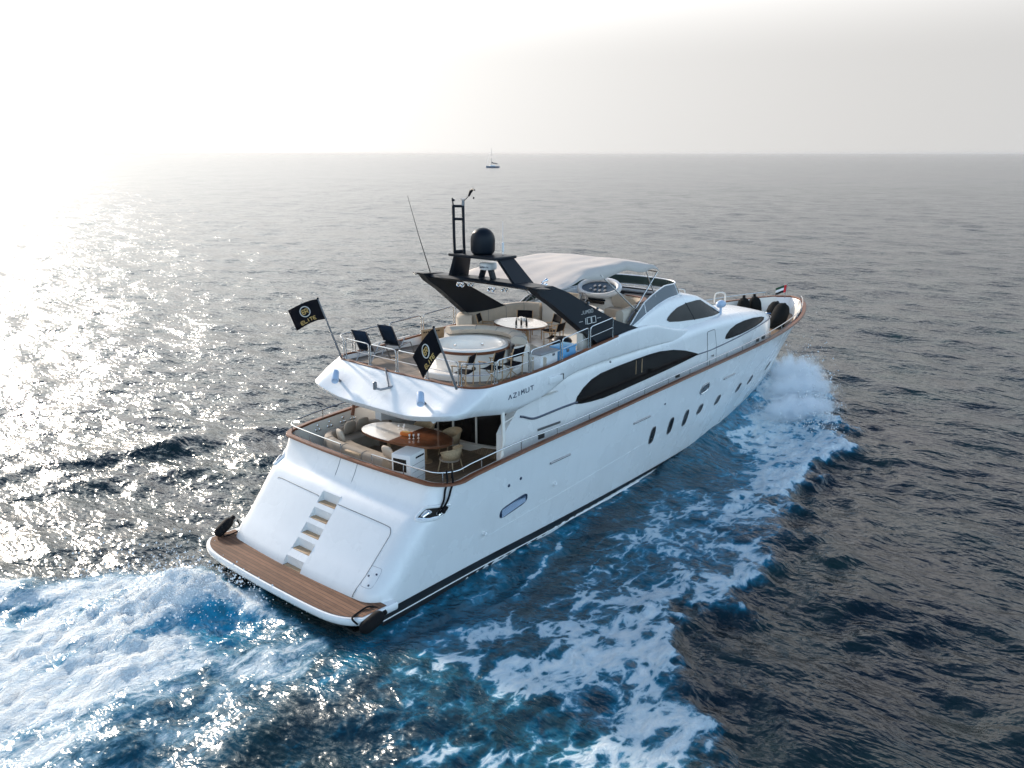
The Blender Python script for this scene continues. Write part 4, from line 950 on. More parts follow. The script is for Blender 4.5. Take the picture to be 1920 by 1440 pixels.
# fly bridge helm
hl = thing('helm_console', 'white rounded helm console with dark instrument screen under the canopy', 'console', (15.1, .75, FD + .14))
b = MB(); b.sphere((.25, 0, .35), (1.75, 2.3, 1.5), 36, 18); b.v = [(x, y, max(z, 0.0)) for x, y, z in b.v]; b.build('console_body', 'tubwhite', hl, smooth=60)
tl = Matrix.Translation((-.02, 0, 1.12)) @ Matrix.Rotation(R(-32), 4, 'Y')
b = MB(); P = [tuple(tl @ Vector((.46 * math.sin(t), .86 * math.cos(t), .04))) for t in np.linspace(0, 2 * math.pi, 41)[:-1]]
b.tube(P, .10, 10, closed=True); b.build('screen_rim', 'white', hl)
b = MB(); b.add([tuple(tl @ Vector((0, 0, -.02)))] + P, [(0, i + 1, (i + 1) % 40 + 1) for i in range(40)]); b.build('instrument_screen', 'glassblue', hl)
for u, y in ((-.12, -.42), (-.15, -.15), (-.15, .12), (-.12, .40), (.12, -.25), (.14, .05), (.1, .3)):
    MB().lathe([(.055, .0), (.055, .012), (.04, .015)], (0, 0, 0), 14, mt=tl @ Matrix.Translation((u * .9, y * .8, .035))).build('gauge', 'grey', hl)
MB().box((-.52, -.25, .80), (.06, .75, .07), bev=.02, ry=-.5).build('chart_slot', 'black', hl)
MB().box((-.62, 0, .72), (.10, 1.3, .10), bev=.03, ry=.5).build('switch_panel', 'glassbrown', hl)
b = MB(); q = Matrix.Rotation(R(-62), 4, 'Y'); ring_ = [q @ Vector((.24 * math.cos(t), .24 * math.sin(t), 0)) + Vector((-.88, .2, .82)) for t in np.linspace(0, 2 * math.pi, 25)[:-1]]
b.tube(ring_, .02, 6, closed=True)
for k in (0, 8, 16): b.tube([ring_[k], (-.88, .2, .82)], .014, 5)
b.tube([(-.88, .2, .82), (-.66, .2, .70)], .03, 6); b.build('steering_wheel', 'greymetal', hl)
hs_ = thing('helm_bench', 'cream helm seat with dark red base trim behind the steering wheel', 'seat', (13.6, .95, FD + .15))
MB().box((0, 0, .30), (.5, 1.2, .6), bev=.06).build('base', 'gelwarm', hs_); MB().box((.02, 0, .66), (.56, 1.2, .12), bev=.05).build('seat', 'cushion', hs_); MB().box((-.26, 0, .92), (.14, 1.2, .5), bev=.06, ry=-.1).build('backrest', 'cushion', hs_); MB().box((0, 0, .585), (.53, 1.23, .03), bev=.01).build('trim', 'capwood', hs_)
fs = thing('corner_sofa', 'beige sofa with brown rolled back along the starboard side of the fly bridge', 'sofa', (0, 0, FD + .25))
P = catmull([(14.95, .0), (15.0, -.8), (14.7, -1.45), (13.9, -1.78), (12.9, -2.0), (12.2, -2.15)], 6)
MB().sweep(P, [(-.13, .2), (-.14, .80), (-.06, .90), (.08, .90), (.13, .82), (.13, 0), (-.13, 0)][::-1]).build('backrest', 'cushion', fs, smooth=60)
MB().sweep(P, [(-.13, 0), (-.13, .42), (-.17, .46), (-.62, .46), (-.66, .40), (-.66, 0)]).build('seat', 'cushion', fs, smooth=50)
MB().sweep(P[4:20], [(-.06, .89), (.08, .89), (.10, .93), (-.08, .93)]).build('top_trim', 'capwood', fs, smooth=40)
ck = thing('chart_cabinet', 'dark topped cabinet at the front of the fly bridge beside the helm', 'cabinet', (15.45, -.75, FD + .15), R(12))
MB().box((0, 0, .45), (.5, .9, .9), bev=.02).build('cabinet_body', 'wood', ck); MB().box((0, 0, .93), (.62, 1.3, .07), bev=.02).build('counter_top', 'black', ck)
for z in (.3, .62): MB().box((-.26, 0, z), (.02, .7, .24), bev=.01).build('drawer', 'grey', ck)

# cockpit sofa, chairs, ice maker
so = thing('curved_sofa', 'taupe horseshoe sofa curving round the port side of the cockpit table', 'sofa', (0, 0, CS))
P = catmull([(6.05, 2.25), (5.85, 2.7), (5.3, 2.88), (4.5, 2.88), (3.95, 2.62), (3.72, 2.0), (3.66, 1.2), (3.64, .4), (3.68, -.30)], 6)
MB().sweep(P, [(-.14, 0), (-.15, .54), (-.10, .62), (.04, .64), (.13, .60), (.17, .40), (.17, 0)], ).build('backrest', 'taupe', so, smooth=60); seams(P, [(-.152, .3), (-.152, .54), (-.10, .624), (.04, .643), (.132, .60), (.172, .42)], .85, 'cushion_seam', so)
MB().sweep(P, [(.17, 0), (.17, .38), (.21, .42), (.62, .43), (.68, .38), (.68, 0)]).build('seat', 'taupe', so, smooth=50)
def pillow(loc, rot, label):
    b = MB(); b.sphere((0, 0, 0), (.44, .15, .42), 20, 12); b.v = [(math.copysign(abs(x / .22) ** .55, x) * .22, y, math.copysign(abs(z / .21) ** .55, z) * .21) for x, y, z in b.v]
    o_ = b.build('throw_pillow', 'cushion' if 'pale' in label else 'taupe', None, smooth=60, loc=loc); o_.rotation_euler = rot; tag(o_, label, 'pillow', 'pillows on the cockpit sofa')
pillow((4.05, 2.15, CS + .65), (R(-14), 0, R(75)), 'pale pillow in the curved corner of the cockpit sofa')
pillow((4.75, 2.62, CS + .65), (R(14), 0, R(6)), 'taupe pillow against the port back of the cockpit sofa')
pillow((5.25, 2.62, CS + .65), (R(14), 0, R(-4)), 'taupe pillow at the forward end of the cockpit sofa')
pillow((3.98, -.05, CS + .64), (R(-14), 0, R(88)), 'pale pillow on the aft seat of the cockpit sofa, nearest the ice maker')
def tub_chair(label, loc, rz):
    t = thing('rope_chair', label, 'chair', loc, rz, 'woven rope chairs round the cockpit table')
    n = 20; an = [R(-115 + 230 * k / n) for k in range(n + 1)]   # open towards +x
    low = [(-.27 * math.cos(a), .27 * math.sin(a), .42) for a in an]; hi = [(-.33 * math.cos(a) - .02, .33 * math.sin(a), .80 - .14 * (abs(a) / R(115)) ** 2) for a in an]
    s_ = MB().grid([low, [tuple((np.array(p) + np.array(q)) / 2 + np.array((0, 0, .0))) for p, q in zip(low, hi)], hi]).build('backrest', 'wicker', t, smooth=60); s_.modifiers.new('t', 'SOLIDIFY').thickness = .02
    MB().tube(hi, .022, 8).build('top_rail', 'wicker', t)
    MB().lathe([(.26, .38), (.29, .40), (.29, .44), (.25, .46), (.01, .47)], (0.03, 0, 0), 28, sx=1.05).build('seat', 'taupe', t)
    for sx, sy in ((1, 1), (1, -1), (-1, 1), (-1, -1)): MB().tube([(sx * .2, sy * .2, .40), (sx * .27, sy * .26, 0)], [.02, .014], 8).build('leg', 'wicker', t)
tub_chair('woven rope chair nearest the stern, between the ice maker and the salon doors', (5.22, -1.30, CS), R(100))
tub_chair('woven rope chair on the salon side of the cockpit table, at its brown end', (6.25, -.25, CS), R(165))
tub_chair('woven rope chair on the salon side of the cockpit table, facing its pale end', (6.32, .95, CS), R(-170))
ic = thing('ice_maker', 'white plastic cabinet with a black display standing behind the stern rail', 'appliance', (3.92, -.98, CS), R(14))
MB().box((0, 0, .47), (.74, .62, .92), bev=.05).build('cabinet', 'white', ic, smooth=30)
MB().box((-.372, .03, .62), (.015, .42, .36), bev=.006).build('display', 'glass', ic); MB().box((-.372, -.02, .36), (.015, .2, .05), bev=.005).build('tray_slot', 'black', ic)
b = MB()
for z in (.62, .42, .22): b.box((.02, -.312, z), (.58, .008, .012))
b.build('side_groove', 'grey', ic); MB().box((.1, -.312, .80), (.4, .01, .05)).build('grip', 'black', ic)
tr = thing('orange_box', 'orange box lying on the brown half of the cockpit table', 'box', (5.20, .52, CS + .733), R(20))
MB().box((0, 0, .05), (.16, .34, .10), bev=.012).build('carton', 'orange', tr); MB().box((0, 0, .106), (.10, .24, .012), bev=.004).build('napkin_slot', 'gold', tr)
def glass(loc, label, h, cat, m='white', name='drinking_glass', group=None):
    g = MB(); g.lathe([(.032, 0), (.032, .004), (.006, .012), (.006, h * .5), (.026, h * .6), (.030, h)], seg=14, cap=False)
    tag(g.build(name, m, None, loc=loc), label, cat, group)
for (x, y), lb in zip(((5.05, .22), (5.12, .12), (5.25, .05), (5.5, .98), (5.62, 1.08), (5.45, 1.15)), ('nearest the stern', 'middle of three on the brown half', 'nearest the salon doors on the brown half', 'on the pale half, starboardmost', 'on the pale half, nearest the salon', 'on the pale half, nearest the sofa')):
    glass((x, y, CS + .733), 'stemmed glass on the cockpit table, ' + lb, .13, 'glass', group='glasses on the cockpit table')
for (x, y), lb in zip(((9.75, .18), (9.85, .05), (9.95, -.08), (9.80, -.22)), ('nearest the sofa', 'second from the sofa', 'third from the sofa', 'furthest from the sofa')):
    b = MB(); b.lathe([(.03, 0), (.032, .01), (.032, .12), (.012, .17), (.012, .23), (.015, .235), (.001, .24)], seg=14); tag(b.build('sauce_bottle', 'glassbrown', None, loc=(x, y, FD + .733)), 'dark bottle on the upper dining table, ' + lb, 'bottle', 'bottles on the upper table')
nk = thing('napkin_stack', 'pile of white folded napkins on the upper dining table', 'napkins', (10.55, .62, FD + .733), R(70))
for k in range(5): MB().box((.0 + .13 * (k % 3 - 1), .03 * (k // 3), .03 + .05 * (k // 3)), (.12, .2, .05), bev=.015, rz=.3 * k).build('napkin', 'white', nk)
b = MB()
for k, (x, z) in enumerate(((4.05, 2.86), (4.50, 2.88), (5.0, 2.90), (5.4, 2.92))):
    rk = thing('rod_holder', ['set of three chrome wall hooks on the port cockpit side, nearest the stern', 'second set of three chrome wall hooks from the stern on the port cockpit side', 'third set of three chrome wall hooks from the stern on the port cockpit side', 'set of three chrome wall hooks on the port cockpit side, nearest the salon'][k], 'wall hooks', (x, 3.29, z), 0, 'chrome hooks on the port cockpit side')
    for dx, dz in ((0, .08), (-.07, -.06), (.07, -.06)): MB().sphere((dx, -.02, dz), (.10, .06, .10), 10, 6).build('hook', 'chrome', rk)

# fenders
def fender(label, loc, axis, L, r, m, group, cap_m='cover'):
    t = thing('fender', label, 'fender', loc, 0, group); q = Vector(axis).normalized().to_track_quat('Z', 'Y').to_matrix().to_4x4()
    prof = [(.02, -L / 2), (r * .45, -L / 2 + .04 * L), (r * .8, -L / 2 + .12 * L), (r * .97, -L / 2 + .25 * L), (r, 0), (r * .97, L / 2 - .25 * L), (r * .8, L / 2 - .12 * L), (r * .45, L / 2 - .04 * L), (.02, L / 2)]
    MB().lathe(prof, seg=28, mt=q).build('fender_body', m, t, smooth=60)
    b = MB(); b.lathe([(.07, L / 2 - .02), (.07, L / 2 + .08), (.03, L / 2 + .1)], seg=12, mt=q); b.build('eye', 'rubber', t)
    return t
G3 = 'black fenders on the fore deck'
fender('black fender standing against the far bulwark of the fore deck, the aft one', (27.5, 1.10, 3.62), (.15, .1, 1), 1.35, .31, 'cover', G3)
fender('black fender standing against the far bulwark of the fore deck, the forward one', (28.1, .78, 3.62), (.05, .15, 1), 1.4, .31, 'cover', G3)
fender('black fender slanting on the fore deck near the bow, the further one of its pair', (27.6, -.35, 3.62), (.8, .15, .5), 1.7, .34, 'cover', G3)
fender('black fender slanting on the fore deck near the bow, the nearer and larger one', (27.1, -.90, 3.62), (.8, .12, .5), 1.8, .38, 'cover', G3)
G4 = 'black fenders on the swim platform corners'
f1 = fender('black fender at the far port corner of the swim platform', (.66, 3.30, .70), (.85, .3, .28), .74, .15, 'rubber', G4)
f2 = fender('black fender hanging over the starboard corner of the swim platform with a rope', (.45, -3.44, .34), (.92, .12, .12), .78, .17, 'rubber', G4)
MB().tube(catmull([(-.40, .02, .1), (-.42, .2, .2), (-.1, .35, .17), (.2, .33, .2), (.45, .1, .1)], 6), .025, 6).build('rope', 'rubber', f2)
MB().tube(catmull([(.4, -.05, .1), (.3, -.3, -.1), (-.15, -.2, -.2)], 6), .02, 6).build('rope', 'rubber', f1)

# flags
def wave_flag(label, base, top, fly_dir, W, Hh, phase, lettering=True, cat='flag', pole_r=.028, droop=.25, curl=.10):
    t = thing('flag', label, cat, base)
    b0, t0 = Vector((0, 0, 0)), Vector(top) - Vector(base); ax = t0.normalized(); fd = Vector(fly_dir).normalized(); nn = fd.cross(ax).normalized()
    MB().tube([b0, t0 * .5, t0], [pole_r * 1.3, pole_r, pole_r * .8], 8).build('flag_pole', 'greymetal', t)
    MB().sphere(t0, (pole_r * 2.6,) * 3, 8, 6).build('finial', 'black', t)
    def F(u, v, off=0):
        # u along the fly 0..1, v along the hoist 0 (bottom) .. 1 (top)
        p = t0 - ax * Hh * (1 - v) - ax * (.02) + fd * (u * W)
        p += nn * (math.sin(u * 5.2 + phase + v * .8) * curl * u ** .7 * W) + ax * (-droop * u * u * W * .5 + .03 * math.sin(4 * u + phase) * u) - fd * (.06 * W * u * (1 - v))
        du = nn * off
        return p + du
    return t, F
def flag_cloth(t, F, m, u0=0, u1=1, v0=0, v1=1, name='flag_cloth'):
    s_ = MB().grid([[F(u0 + (u1 - u0) * i / 16, v0 + (v1 - v0) * j / 10) for i in range(17)] for j in range(11)]).build(name, m, t, smooth=80); s_.modifiers.new('t', 'SOLIDIFY').thickness = .006; s_.modifiers['t'].offset = 0
    return s_
def elite(t, F, mirror):
    for off in (.009, -.009):
        mx_ = (lambda u: 1 - u) if mirror else (lambda u: u)
        f = lambda u, v: F(.10 + .8 * mx_(u), v, off)
        b = MB(); b.tube([f(.5 + .165 * math.cos(2 * math.pi * k / 28), .60 + .24 * math.sin(2 * math.pi * k / 28)) for k in range(28)], .013, 5, closed=True); b.build('emblem_ring', 'silver', t)
        b = MB(); letters('E', f, .40, .50, .08, .2, 0, .014, b); letters('R', f, .50, .50, .10, .2, 0, .014, b); b.build('emblem', 'gold', t)
        letters('ELITE', f, .20, .10, .095, .15, .032, .013, wid={'I': .05}).build('lettering', 'gold', t)
t, F = wave_flag('black flag with gold letters flying from the port stern pole over the sea', (4.56, 2.60, 5.06), (3.98, 2.82, 6.92), (-.45, .85, -.22), 1.08, .64, .6)
flag_cloth(t, F, 'darkfab'); elite(t, F, True)
t, F = wave_flag('black flag with gold letters on the starboard stern pole, in front of the hot tub', (4.22, -2.60, 5.1), (3.62, -2.42, 6.80), (-.42, .58, -.48), .84, .68, 2.4, droop=.95, curl=.2)
flag_cloth(t, F, 'darkfab'); elite(t, F, True)
t, F = wave_flag('small red, white, black and green striped flag on the bow rail', (29.6, .0, 4.12), (29.68, -.03, 4.78), (-.60, .75, -.12), .52, .36, 1.0, pole_r=.013)
flag_cloth(t, F, 'red', 0, .24, 0, 1, 'red_band'); flag_cloth(t, F, 'flaggreen', .24, 1, .667, 1, 'green_stripe'); flag_cloth(t, F, 'flagwhite', .24, 1, .333, .667, 'white_stripe'); flag_cloth(t, F, 'black', .24, 1, 0, .333, 'black_stripe')

# sailing boat far off
sb = thing('sailing_boat', 'distant blue sailing boat with bare mast near the horizon', 'sailing boat', (500, 452, 0), R(150))
rows = []
for k in range(25):
    x = -5.2 + 10.6 * k / 24; w = 1.75 * max(0, 1 - abs((x + .8) / 6.2) ** 2.4) ** .8; sh = 1.15 + .35 * (x / 5.2) ** 2 * (1 if x > 0 else .3)
    rows.append([(x, -w, sh), (x, -w * .92, .5), (x * .96, -w * .55, -.3), (x * .95, 0, -.5), (x * .96, w * .55, -.3), (x, w * .92, .5), (x, w, sh), (x, w * .5, sh + .08), (x, 0, sh + .1), (x, -w * .5, sh + .08)])
MB().grid(rows, wrap=True).build('hull', 'steelblue', sb, smooth=50)
MB().box((.2, 0, 1.6), (4.2, 1.9, .8), bev=.25).build('cabin', 'white', sb); MB().box((-2.6, 0, 2.5), (2.4, 2.2, .1), bev=.04).tube([(-3.6, -1, 1.3), (-3.5, -1, 2.5)], .04, 6).tube([(-3.6, 1, 1.3), (-3.5, 1, 2.5)], .04, 6).build('spray_hood', 'steelblue', sb)
MB().tube([(1.0, 0, 1.6), (1.0, 0, 14.6)], [.16, .10], 8).tube([(1.0, -1.1, 8), (1.0, 1.1, 8)], .04, 6).build('mast', 'greymetal', sb)
MB().tube([(1.0, 0, 3.2), (-3.8, 0, 3.0)], .13, 8).build('boom', 'greymetal', sb)
MB().tube([(.8, 0, 4.1), (-.5, 0, 3.6), (-3.6, 0, 3.25)], [.38, .3, .2], 10).build('furled_sail', 'navy', sb)
MB().tube([(1.0, 0, 14.2), (5.2, 0, 1.6)], .05, 6).tube([(1.0, 0, 14.5), (-5.0, 0, 1.4)], .02, 5).build('rigging', 'white', sb)

# ------------------------------------------------------------------ sea
def gnoise(x, y, seed=0):
    xi, yi = np.floor(x).astype(np.int64), np.floor(y).astype(np.int64); xf, yf = x - xi, y - yi
    u, v = xf * xf * xf * (xf * (xf * 6 - 15) + 10), yf * yf * yf * (yf * (yf * 6 - 15) + 10)
    def gr(i, j, dx, dy):
        h = (i * 374761393 + j * 668265263 + seed * 982451653) & 0x7fffffff; h = ((h ^ (h >> 13)) * 1274126177) & 0x7fffffff; h = h ^ (h >> 16)
        a = (h & 0xffff) / 65536.0 * 2 * np.pi; return np.cos(a) * dx + np.sin(a) * dy
    n00, n10, n01, n11 = gr(xi, yi, xf, yf), gr(xi + 1, yi, xf - 1, yf), gr(xi, yi + 1, xf, yf - 1), gr(xi + 1, yi + 1, xf - 1, yf - 1)
    return (n00 * (1 - u) + n10 * u) * (1 - v) + (n01 * (1 - u) + n11 * u) * v
def fbm(x, y, o=4, seed=0, ridged=False):
    a, s, f = 1.0, 0.0, 1.0
    for k in range(o):
        n = gnoise(x * f + 17.3 * k, y * f - 9.1 * k, seed + k); s = s + a * ((0.6 - np.abs(n) * 1.6) if ridged else n); a *= .5; f *= 2.03
    return s
def poly_dist(x, y, pts):
    best = np.full(x.shape, 1e9); par = np.zeros(x.shape)
    for i in range(len(pts) - 1):
        ax, ay = pts[i]; bx_, by = pts[i + 1]; dx, dy = bx_ - ax, by - ay; L2 = dx * dx + dy * dy
        t = np.clip(((x - ax) * dx + (y - ay) * dy) / L2, 0, 1); d = np.hypot(x - ax - t * dx, y - ay - t * dy)
        m_ = d < best; best = np.where(m_, d, best); par = np.where(m_, (i + t) / (len(pts) - 1), par)
    return best, par

CX, CY, A0 = 4.0, -4.0, 15.0
def axis(step, lo, hi):
    k = step / A0; i0, i1 = int(math.floor(math.asinh(lo / A0) / k)), int(math.ceil(math.asinh(hi / A0) / k))
    return A0 * np.sinh(np.arange(i0, i1 + 1) * k)
STEP = 0.115
gxs, gys = axis(STEP, -60, 30000) + CX, axis(STEP, -12000, 30000) + CY
X, Y = np.meshgrid(gxs, gys, indexing='ij'); nx, ny = X.shape
SX, SY = np.meshgrid(np.gradient(gxs), np.gradient(gys), indexing='ij'); SP = np.maximum(SX, SY)
Z = np.zeros_like(X); DX = np.zeros_like(X); DY = np.zeros_like(X)
wdir = R(163)
lam = np.exp(np.linspace(math.log(0.38), math.log(14), 90))
for i, L in enumerate(lam):
    th = (wdir if i % 3 else R(228)) + rng.normal(0, R(26)); k = 2 * math.pi / L; ph = rng.uniform(0, 2 * math.pi)
    sl = 0.034 * math.exp(-((math.log(L) - math.log(1.5)) / 1.1) ** 2) + .016 * math.exp(-((math.log(L) - math.log(6.5)) / .5) ** 2)
    amp = sl / k
    w = np.clip((L / SP - 2.2) / 2.5, 0, 1); sel = w > 0
    if not sel.any(): continue
    xx, yy, ww = X[sel], Y[sel], w[sel]; p = k * (math.cos(th) * xx + math.sin(th) * yy) + ph; s_, c_ = np.sin(p), np.cos(p)
    # groups: slow amplitude modulation so that no train runs on unbroken
    g = 0.75 + 0.5 * np.sin(k * .13 * (-math.sin(th) * xx + math.cos(th) * yy) + 1.7 * i) * np.cos(k * .09 * (math.cos(th) * xx + math.sin(th) * yy) + i)
    Z[sel] += amp * ww * g * s_; DX[sel] += .5 * amp * ww * g * c_ * math.cos(th); DY[sel] += .5 * amp * ww * g * c_ * math.sin(th)

near = (X > -55) & (X < 75) & (Y > -45) & (Y < 60)
x, y = X[near], Y[near]
foam = np.zeros_like(x); wash = np.zeros_like(x); aer = np.zeros_like(x); dz = np.zeros_like(x)
wl1 = fbm(x * .4, y * .4, 2, 13); wv = fbm(x * .45, y * .45, 4, 3); wv2 = fbm(x * 1.3, y * 1.3, 4, 9); wv3 = fbm(x * .18, y * .18, 3, 21)
out_x = [-40, -20, -10, -4, 2.4, 3.5, 4.9, 6.1, 8.2, 10.2, 12.9, 15.4, 16.9, 21.5, 24.4, 27, 29, 30.5]
out_d = [27, 19, 15.5, 13.2, 11.6, 10.4, 9.1, 8.8, 9.2, 8.8, 8.1, 7.1, 7.2, 6.4, 5.0, 3.5, 2.2, 0.8]
in_x = [-40, -20, -10, -2.6, .5, 1.9, 4.5, 6.5, 8.7, 12, 13.5, 16.7, 20.6, 24, 28]
in_d = [16, 11, 7.6, 5.2, 4.9, 4.5, 4.9, 4.8, 4.3, 3.7, 3.6, 3.2, 2.4, 1.5, .3]
den_x = [-40, -15, -4, 2, 6, 10, 14, 18, 22, 26, 30]
den_v = [.15, .38, .72, .76, .72, .72, .76, .84, .95, 1.1, 1.2]
for sg in (-1, 1):
    d = sg * y; od = np.interp(x, out_x, out_d) + 1.5 * wv + .7 * wv2; idd = np.interp(x, in_x, in_d) + .7 * wv
    f = sstep(-.9, .9, od - d) * sstep(-.9, .9, d - idd) * np.interp(x, den_x, den_v) * (x < 30.6)
    f = f * (1 + .25 * fbm(x * .8 + .3 * y, y * 1.6, 3, 51)) * (0.92 + .16 * np.exp(-((od - d) / 1.3) ** 2)) * (1 - .3 * np.exp(-(((d - idd) - 1.2) / 1.0) ** 2) * (x < 18))
    f *= 1 + .85 * wv3 + .40 * wv
    if sg > 0: f = f * .7 * sstep(4, 12, x)
    foam = np.maximum(foam, f)
    aer = np.maximum(aer, sstep(-1.6, 1.2, od - d - .6) * sstep(np.interp(x, [10, 17], [-1.5, -2.6]), np.interp(x, [10, 17], [1.0, -.6]), d - idd) * np.interp(x, den_x, den_v) * (x < 30.0) * (.75 + .5 * wv) * np.interp(x, [-5, 4, 14, 24], [.18, .28, .60, 1.0]) * (1 if sg < 0 else sstep(4, 12, x)))
    # bow wave pile against the hull and ridge at the outer edge of the wash
    hb = np.interp(x, [10, 15, 18, 21, 24, 26, 28, 29.5], [2.6, 2.3, 1.95, 1.45, .85, .42, 0, 0]); dd = d - hb
    dz += np.where((x > 8) & (x < 31), np.interp(x, [8, 14, 19, 23, 26, 28, 30, 31], [0, .10, .45, .8, 1.0, .8, .2, 0]) * np.exp(-(np.maximum(dd, 0) / 1.3) ** 2) * (d > -.1), 0)
    dz += .15 * np.exp(-((d - od + .5) / .9) ** 2) * np.interp(x, [-40, -5, 8, 26, 30], [.2, .7, 1, 1, 0]) * (d > 0)
    dz += -.16 * np.exp(-((d - od - 1.3) / 1.0) ** 2) * np.interp(x, [-40, 0, 10, 26, 28], [.2, .7, 1, .8, 0]) * (d > 0)
    # hollow beside the hull
    dz += -.22 * np.exp(-((d - 3.4) / 1.0) ** 2) * np.interp(x, [-6, 0, 4, 10, 13], [0, .6, 1, .7, 0])
for pts, w_, v_ in (([(13.4, -2.7), (12.2, -2.72), (10.6, -2.95), (9.2, -3.1), (7.6, -3.5), (6.4, -3.95), (5.2, -4.3), (3.9, -4.5), (2.4, -4.7), (.5, -4.9)], .16, .70), ([(12, -2.75), (9, -2.98), (6, -3.12), (3.5, -3.3), (1.4, -3.45), (.2, -3.75), (-1.5, -4.2)], .22, .52),
                    ([(4.8, -3.6), (3.2, -4.0), (2.2, -4.5), (1.2, -4.7)], .3, .42)):
    d, t = poly_dist(x + .35 * wv, y + .35 * wv2, pts); foam = np.maximum(foam, v_ * np.exp(-(d / w_) ** 2) * (1 + .5 * wv)); aer = np.maximum(aer, .45 * np.exp(-(d / (w_ * 3)) ** 2))
aer = np.maximum(aer, .22 * sstep(0, 1.2, -y - 2.2) * sstep(5.2, 3.6, -y + .3 * wv) * sstep(14, 9, x) * sstep(-3, 0, x) * (.6 + .6 * wv))
# propeller wash behind the swim platform
wx = np.maximum(-x - .1, 0); yr = -2.5 - .42 * wx; yl = 2.9 + .72 * wx
ins = sstep(-.9, .8, y - yr + .5 + .8 * wv) * sstep(-.7, 1.0, yl - y + .9 * wv) * sstep(-.05, .55, -x + .4 * wv2)
str_ = fbm(x * .22 + .2 * y, y * .9 - .35 * x * np.sign(y - .6), 4, 40)
core = np.exp(-((y - .7 - .12 * wx) / (1.5 + .35 * wx)) ** 2)
wsh = ins * (.92 + .25 * core + .55 * str_ + .30 * wv) * np.exp(-wx / 26)
pool = np.exp(-((x + 1.55) / .75) ** 2 - ((y + .25) / 1.05) ** 2)
pool2 = np.exp(-((x + 2.9 - .4 * (y - .6)) / 1.1) ** 2 - ((y - .4) / .55) ** 2) * .5
wsh = wsh * (1 - .98 * pool) * (1 - .6 * pool2)
rightdark = sstep(-1.0, 1.2, -y - .6 - .25 * wx) * ins; wsh *= 1 - .3 * rightdark
wash = np.clip(wsh, 0, 1.3)
aer = np.maximum(aer, ins * (.62 + .5 * core + .5 * pool) * np.exp(-wx / 18) * (1 - .45 * rightdark))
aer = np.maximum(aer, .7 * pool)
bil = np.abs(fbm(x * .8, y * .8, 4, 60)); bil2 = fbm(x * 2.2, y * 2.2, 3, 66); bil3 = np.abs(fbm(x * 1.9 + .6 * wv, y * 1.9, 4, 71))
dz += .52 * np.exp(-((x + 1.5) / .9) ** 2 - ((y - 1.9) / 1.2) ** 2) + .18 * np.exp(-((x + 3.6) / 1.8) ** 2 - ((y - 1.6) / 1.6) ** 2) - .28 * pool
dz += ins * np.exp(-wx / 20) * (.30 * bil + .20 * bil3 - .08 + .05 * bil2) * (.5 + .6 * core)
for pts, am, w_ in (([(-3.0, -.2), (-4.0, -1.0), (-5.4, -2.4), (-8, -4.4), (-14, -9)], .24, .8), ([(-2.5, 3.0), (-5, 5.6), (-9, 9.5), (-16, 15)], .26, .8), ([(-1.5, -3.0), (-3.6, -4.6), (-8, -8), (-14, -12)], .22, .9)):
    d, t = poly_dist(x, y, pts); e = np.hypot(x - pts[0][0], y - pts[0][1]); dz += am * np.exp(-((d + .4 * wl1) / w_) ** 2) * (1 - np.exp(-(e / 1.5) ** 2)) * np.exp(-e / 22)
dz += np.clip(foam, 0, 1.2) * (.10 * wv2 + .16 * np.abs(wv) + .05 * bil2)
dz += sstep(20, 27, x) * np.clip(foam, 0, 1) * .5 * np.abs(fbm(x * .9, y * .9, 4, 77))
# crests thrown out by the bow wave on both sides
for pts, am, w_ in (([(17, -8.6), (12.6, -9.3), (9.6, -10.9), (8.8, -12.6), (7.6, -15), (5, -20), (0, -28)], .34, .85), ([(-7, 15.8), (-3, 14.6), (1.5, 13.6), (4.8, 13.1), (8.7, 11.9), (13, 10.2), (19, 8.2)], .26, .9), ([(13, -11), (11, -13), (9.4, -16), (6, -22)], .22, 1.0), ([(1, -12.3), (3, -13.2), (3, -15), (1, -19)], .22, .9)):
    d, t = poly_dist(x + .9 * wl1, y + .5 * wl1, pts); e = np.minimum(np.hypot(x - pts[0][0], y - pts[0][1]), np.hypot(x - pts[-1][0], y - pts[-1][1])); dz += am * np.exp(-(d / w_) ** 2) * (1 - np.exp(-(e / 4.0) ** 2)) * np.clip(.75 + 1.3 * wl1, .1, 1.4)
# inside the hull and platform the surface is pressed down
inside = (np.abs(y) < np.where(x < 0, 3.1, np.interp(x, [0, 1, 5, 10, 14, 19, 22, 25, 27.9], [3.0, 3.0, 2.75, 2.5, 2.2, 1.6, 1.15, .55, 0])) - .12) & (x > .3) & (x < 27.5)
zn = Z[near]
zn = zn * (1 - .45 * np.clip(ins + foam, 0, 1)) + dz
zn = np.where((np.abs(y) < 3.9) & (x > -.6) & (x < 14), np.minimum(zn, .10 + .02 * wv2) * .6, zn)
zn = np.where((np.abs(y) < 3.3) & (x > -.35) & (x < 1.2), np.minimum(zn, .0), zn)
zn = np.where(inside, -.45, zn)
Z[near] = zn
DX[near] *= 1 - .6 * np.clip(ins + foam, 0, 1); DY[near] *= 1 - .6 * np.clip(ins + foam, 0, 1)
hullnear = (np.abs(Y) < 4) & (X > -1) & (X < 29); DX[hullnear] = 0; DY[hullnear] = 0
FO = np.zeros_like(X); WA = np.zeros_like(X); AE = np.zeros_like(X)
foam = np.minimum(foam, np.interp(x, [10, 24], [.78, .98]))
FO[near] = np.clip(foam, 0, 1.3); WA[near] = wash; AE[near] = np.clip(aer, 0, 1)
co = np.stack([X + DX, Y + DY, Z], -1).reshape(-1, 3).astype(np.float32)
ii = np.arange(nx * ny).reshape(nx, ny)
quads = np.stack([ii[:-1, :-1], ii[1:, :-1], ii[1:, 1:], ii[:-1, 1:]], -1).reshape(-1, 4)
